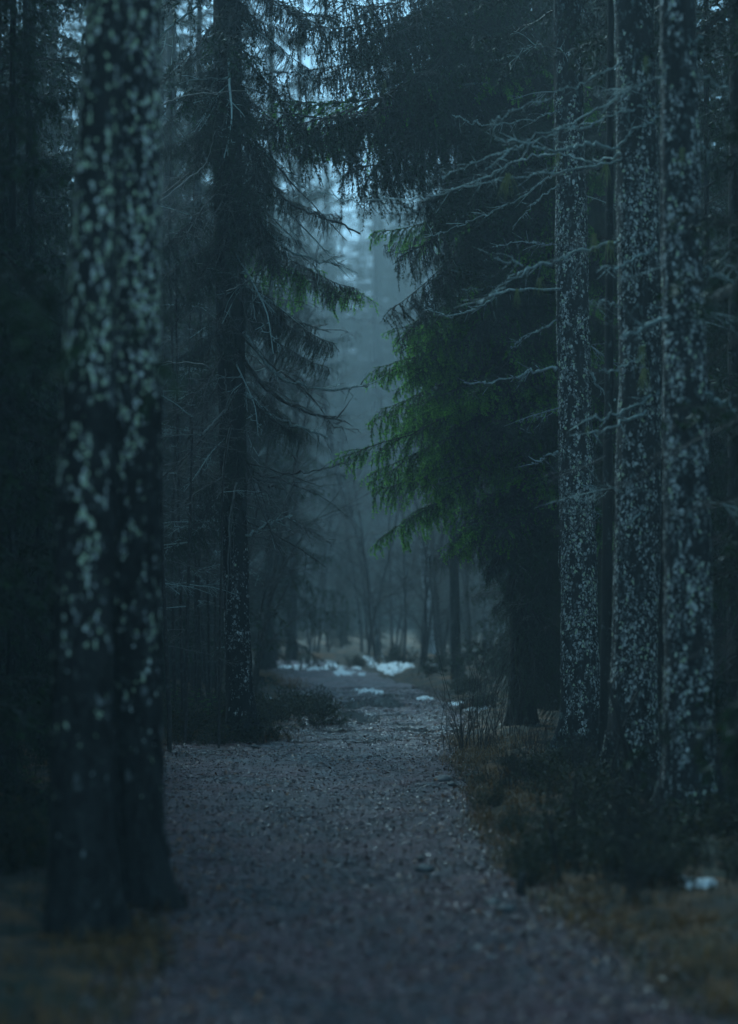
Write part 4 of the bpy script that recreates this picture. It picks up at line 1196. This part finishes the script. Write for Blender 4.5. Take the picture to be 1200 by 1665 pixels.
for k in range(26):
    d = rs.uniform(36, 60); x = path_r(d) + rs.uniform(0.1, 4)
    shrub(600 + x / d * F_PX, 0, rs.uniform(0.9, 1.6), 'dim low shrub beyond the bare twigs right of the far path', 'shrubs right of the far path', k, d)

# the bare twiggy shrub at the right edge of the path
def twig_bush(label, px, py, h, n, seed, spread=0.5):
    rs = np.random.RandomState(seed)
    d = ydist(py); x = xat(px, d); b = (x, d, float(floor_z(x, d)))
    t = thing('bare_shrub', label, 'shrub', b)
    for k in range(n):
        mb = MB()
        az = rs.rand() * 6.283; sp = rs.uniform(0.05, spread)
        P = grow(rs, (rs.randn() * 0.12, rs.randn() * 0.12, -0.05), (math.cos(az) * sp, math.sin(az) * sp, 1), h * rs.uniform(0.4, 1.1), 9, 0.0, 0.07)
        tube(mb, P, np.linspace(0.006, 0.0018, 10), 4, 0.25)
        for j in range(6):
            i0 = rs.randint(2, 9)
            S = grow(rs, P[i0], unit(unit(P[i0] - P[i0-1]) + rs.randn(3) * 0.4), h * rs.uniform(0.12, 0.35), 5, -0.1, 0.1)
            tube(mb, S, np.linspace(0.003, 0.0013, 6), 3, 0.25)
        link('stem', mb.mesh('stem', [M['twig']]), t)
twig_bush('bare upright twiggy shrub at the right edge of the path', 765, 1222, 1.15, 22, 1, 0.5)
twig_bush('second bare twiggy shrub, farther right in front of the dim trunk', 830, 1200, 1.0, 16, 2, 0.45)

rs = np.random.RandomState(83)
for k in range(18):
    d = rs.uniform(13.5, 27); x = path_r(d) + rs.uniform(0.15, 1.5)
    t = thing('heather_shrub', 'thin leafless heather stems standing in the rusty grass of the right verge', 'shrub', (x, d, float(floor_z(x, d))), 'bare heather stems on the right verge')
    link('stems', SHRUB[k % 4][0], t, kind='stuff')
    s_ = rs.uniform(0.7, 1.3); t.scale = (s_ * 0.7, s_ * 0.7, s_ * 1.15); t.rotation_euler = (0, 0, k * 1.3)
# small spruces on the left
def young_spruce(label, px, py, h, seed, group=None):
    d = ydist(py, 0.1); x = xat(px, d); b = np.array((x, d, float(floor_z(x, d))))
    t = thing('young_spruce', label, 'young spruce', b, group)
    mb = MB(); tube(mb, np.array([[0, 0, -0.05], [0, 0, h * 0.5], [0, 0, h]]), [0.012, 0.008, 0.003], 5, 0.3)
    link('stem', mb.mesh('stem', [M['twig']]), t)
    rs = np.random.RandomState(seed)
    for k in range(16):
        u = (k + 0.5) / 16; l = h * 0.5 * (1.05 - u) * rs.uniform(0.8, 1.2); az = k * 2.4
        p = b + np.array([0, 0, h * (0.12 + 0.85 * u)])
        o = link('bough', GREEN[k % 5], t)
        orient(o, p, p + np.array([math.cos(az) * l, math.sin(az) * l, -0.1 * l + 0.3 * l * u]), 2.4, 0, b)
young_spruce('small spruce seedling at the left edge of the picture, half in shade', 40, 1170, 0.75, 1)
young_spruce('small spruce seedling close to the left side of the nearest trunk', 78, 1225, 0.6, 2)
young_spruce('small green spruce right of the thin saplings on the left bank', 320, 1186, 0.55, 3)
young_spruce('young spruce at the foot of the dark spruce', 345, 1178, 0.45, 4)
young_spruce('young spruce between the two lichen trunks and the saplings', 285, 1180, 0.5, 5)
young_spruce('tiny spruce sprout at the foot of the flared lichen trunk', 238, 1455, 0.26, 6)
young_spruce('low spruce seedling in the dark beside the path at the far left', 50, 1320, 0.4, 7)

# stones
def stone(label, px, py, w_px, seed, flat=0.5, name='stone'):
    rs = np.random.RandomState(seed)
    d = ydist(py); x = xat(px, d); s = w_px / F_PX * d * 0.5
    u = np.linspace(0, 2 * math.pi, 14, endpoint=False); v = np.linspace(0.02, math.pi - 0.02, 9)
    U, Vv = np.meshgrid(u, v, indexing='ij')
    D = np.stack([np.cos(U) * np.sin(Vv), np.sin(U) * np.sin(Vv), np.cos(Vv)], -1)
    r = 1 + 0.3 * fbm(D[..., 0] * 1.6 + seed, D[..., 1] * 1.6, D[..., 2] * 1.6, 3)
    P = D * r[..., None] * np.array([s, s * 0.8, s * flat])
    P = P.reshape(-1, 3)
    i = np.arange(14)[:, None]; j = np.arange(8)[None]; i2 = (i + 1) % 14
    F = np.stack([i * 9 + j, i * 9 + j + 1, i2 * 9 + j + 1, i2 * 9 + j], -1).reshape(-1, 4)
    o = link(name, make_mesh('stone', P, [F], True, [M['stone']]), None, (x, d, float(ground_z(np.array(x), np.array(d))) + s * flat * 0.3))
    o['label'] = label; o['category'] = 'stone'; o['group'] = 'stones on the path'
for k, a_ in enumerate([('pale stone at the right edge of the path below the bare shrub', 722, 1272, 34), ('smaller pale stone just in front of the edge stone', 736, 1280, 18),
    ('dark lichen topped stone lying alone on the right half of the path', 690, 1412, 36), ('pointed little stone beside the lone dark stone', 684, 1398, 12),
    ('pale stone by the left edge of the path next to the flared trunk', 262, 1278, 18), ('flat stone in the brown grass on the right of the path', 822, 1486, 40), ('dark stone at the left bank corner where the path narrows', 415, 1216, 16),
    ('small pale stone on the right edge of the path nearer than the bare shrub', 778, 1262, 14), ('flat pale stone below the right verge stump', 800, 1470, 30)]):
    stone(*a_, seed=k + 1, flat=0.45 if k != 3 else 0.9)

# snow remnants
def snow(label, px, py, w_px, h_px, seed, depth=None, extra=0.0, grp='melting snow patches'):
    """thin melting patch with a ragged outline"""
    d = ydist(py); x = xat(px, d)
    W = w_px / F_PX * d * 0.5
    Dp = depth or min(max(h_px / F_PX * d * d / CAM_H * 0.4, W * 0.4), 1.8)
    hh = 0.03 + 0.025 * W + extra * W
    g = np.linspace(-1.1, 1.1, 34)
    A, B = np.meshgrid(g, g)
    r = np.sqrt(A ** 2 + B ** 2)
    f = 0.6 - r * 0.8 + 0.75 * fbm(A * 3.2 + seed * 5, B * 3.2, seed, 4)
    Z = hh * np.tanh(f * 3) 
    wx, wy = x + A * W, d + B * Dp
    Zw = ground_z(wx, wy) + np.maximum(Z, -0.06)
    i = (np.arange(33)[:, None] * 34 + np.arange(33)[None]).ravel()
    F = np.stack([i, i + 1, i + 35, i + 34], -1)
    fm = f.ravel()
    keep = fm[F].max(1) > -0.04
    V = np.stack([A * W, B * Dp, Zw], -1).reshape(-1, 3)
    o = link('snow_patch', make_mesh('snow_patch', V, [F[keep]], True, [M['snow']]), None, (x, d, 0))
    o['label'] = label; o['category'] = 'snow patch'; o['group'] = grp
for k, a_ in enumerate([
    ('largest snow lump at the far end of the path', 632, 1088, 40, 16), ('low snow patch at the left end of the far snow', 470, 1084, 30, 8),
    ('small flat snow patch on the far path bend', 600, 1125, 42, 9), ('small snow patch right of the flat one on the verge', 690, 1138, 30, 10),
    ('thin snow streak beside the bare twiggy shrub', 776, 1156, 42, 6), ('small snow remnant left of the streak by the bare shrub', 740, 1146, 22, 5), ('tiny snow remnant left of the path at the dark spruce', 432, 1147, 14, 7),
    ('far snow dot under the upright birch', 706, 1095, 12, 8)]):
    snow(*a_, seed=k + 1)
rs = np.random.RandomState(17)
for k in range(26):
    if k < 18: px, py, w = rs.uniform(545, 665), rs.uniform(1074, 1100), rs.uniform(10, 28)
    else: px, py, w = rs.uniform(455, 540), rs.uniform(1080, 1090), rs.uniform(9, 24)
    snow('one of the small bright snow lumps scattered round the far end of the path', px, py, w, w * 0.35, 40 + k, None, 0.10, 'small far snow lumps')
snow('bright snow lump in the dark grass at the lower right', 1132, 1466, 56, 22, 21, 0.12)
snow('small snow crumb left of the bright snow lump', 1058, 1456, 14, 14, 22, 0.05)
snow('thin snow crumb touching the bright snow lump', 1104, 1458, 26, 10, 23, 0.05)

# rotten stump and fallen sticks on the right verge
def stump(label, px, py, h_px, w_px, seed):
    d = ydist(py); x = xat(px, d); h = h_px / F_PX * d; r = w_px / F_PX * d * 0.5
    mb = MB()
    P = np.array([[0, 0, -0.05], [0.01, 0, h * 0.3], [0.02, 0.0, h * 0.7], [0.03, 0, h]])
    tube(mb, P, [r * 1.5, r, r * 0.9, r * 0.75], 9, 0.3)
    o = link('stump', mb.mesh('stump', [M['twig']], True), None, (x, d, float(floor_z(x, d))))
    o['label'] = label; o['category'] = 'stump'
stump('short broken dark stump in the brown grass on the right verge', 842, 1452, 34, 16, 1)
def stick(label, pts, d, r, seed, name='leaning_stem'):
    P = smooth_line(np.array([at(p[0], p[1], d + p[2]) for p in pts]), 6)
    b = P[0].copy(); mb = MB(); tube(mb, P - b, np.linspace(r, r * 0.6, len(P)), 6, 0.25)
    rs = np.random.RandomState(seed)
    for j in range(5):
        i0 = rs.randint(2, len(P) - 1)
        S = grow(rs, P[i0] - b, unit(unit(P[i0] - P[i0-1]) + rs.randn(3) * 0.5), 0.25, 5, 0, 0.1)
        tube(mb, S, np.linspace(r * 0.4, 0.002, 6), 3, 0.3)
    o = link(name, mb.mesh(name, [M['twig']]), None, b)
    o['label'] = label; o['category'] = 'dead stem'
stick('dark dead stem leaning left at the foot of the broad flaky trunk', [(1034, 1310, 0), (1020, 1230, 0), (1002, 1160, 0), (990, 1110, 0.1)], 20.6, 0.03, 1)
stick('dark thin stem leaning right against the broad flaky trunk', [(985, 1300, 0), (1000, 1230, 0), (1025, 1150, 0.1), (1040, 1120, 0.2)], 20.9, 0.018, 2)
stick('thin dead stick standing in the brown grass on the right verge', [(912, 1440, 0), (904, 1400, 0), (898, 1360, 0), (890, 1330, 0)], 15.2, 0.012, 3)

# ------------------------------------------------------------------ the misty air
me = bpy.data.meshes.new('haze')
x0, x1, y0, y1, z0, z1 = -60, 60, -30, 155, -1.5, 38
V = [(x, y, z) for z in (z0, z1) for y in (y0, y1) for x in (x0, x1)]
me.from_pydata(V, [], [(0, 2, 3, 1), (4, 5, 7, 6), (0, 1, 5, 4), (2, 6, 7, 3), (0, 4, 6, 2), (1, 3, 7, 5)])
m = bpy.data.materials.new('haze')
m.use_nodes = True
nt = m.node_tree; nt.nodes.clear()
pv = nt.nodes.new('ShaderNodeVolumePrincipled')
pv.inputs['Color'].default_value = (0.78, 0.93, 0.98, 1)
pv.inputs['Density'].default_value = 0.0023
pv.inputs['Anisotropy'].default_value = 0.4
out = nt.nodes.new('ShaderNodeOutputMaterial')
nt.links.new(pv.outputs[0], out.inputs['Volume'])
me.materials.append(m)
link('haze', me, kind='stuff')
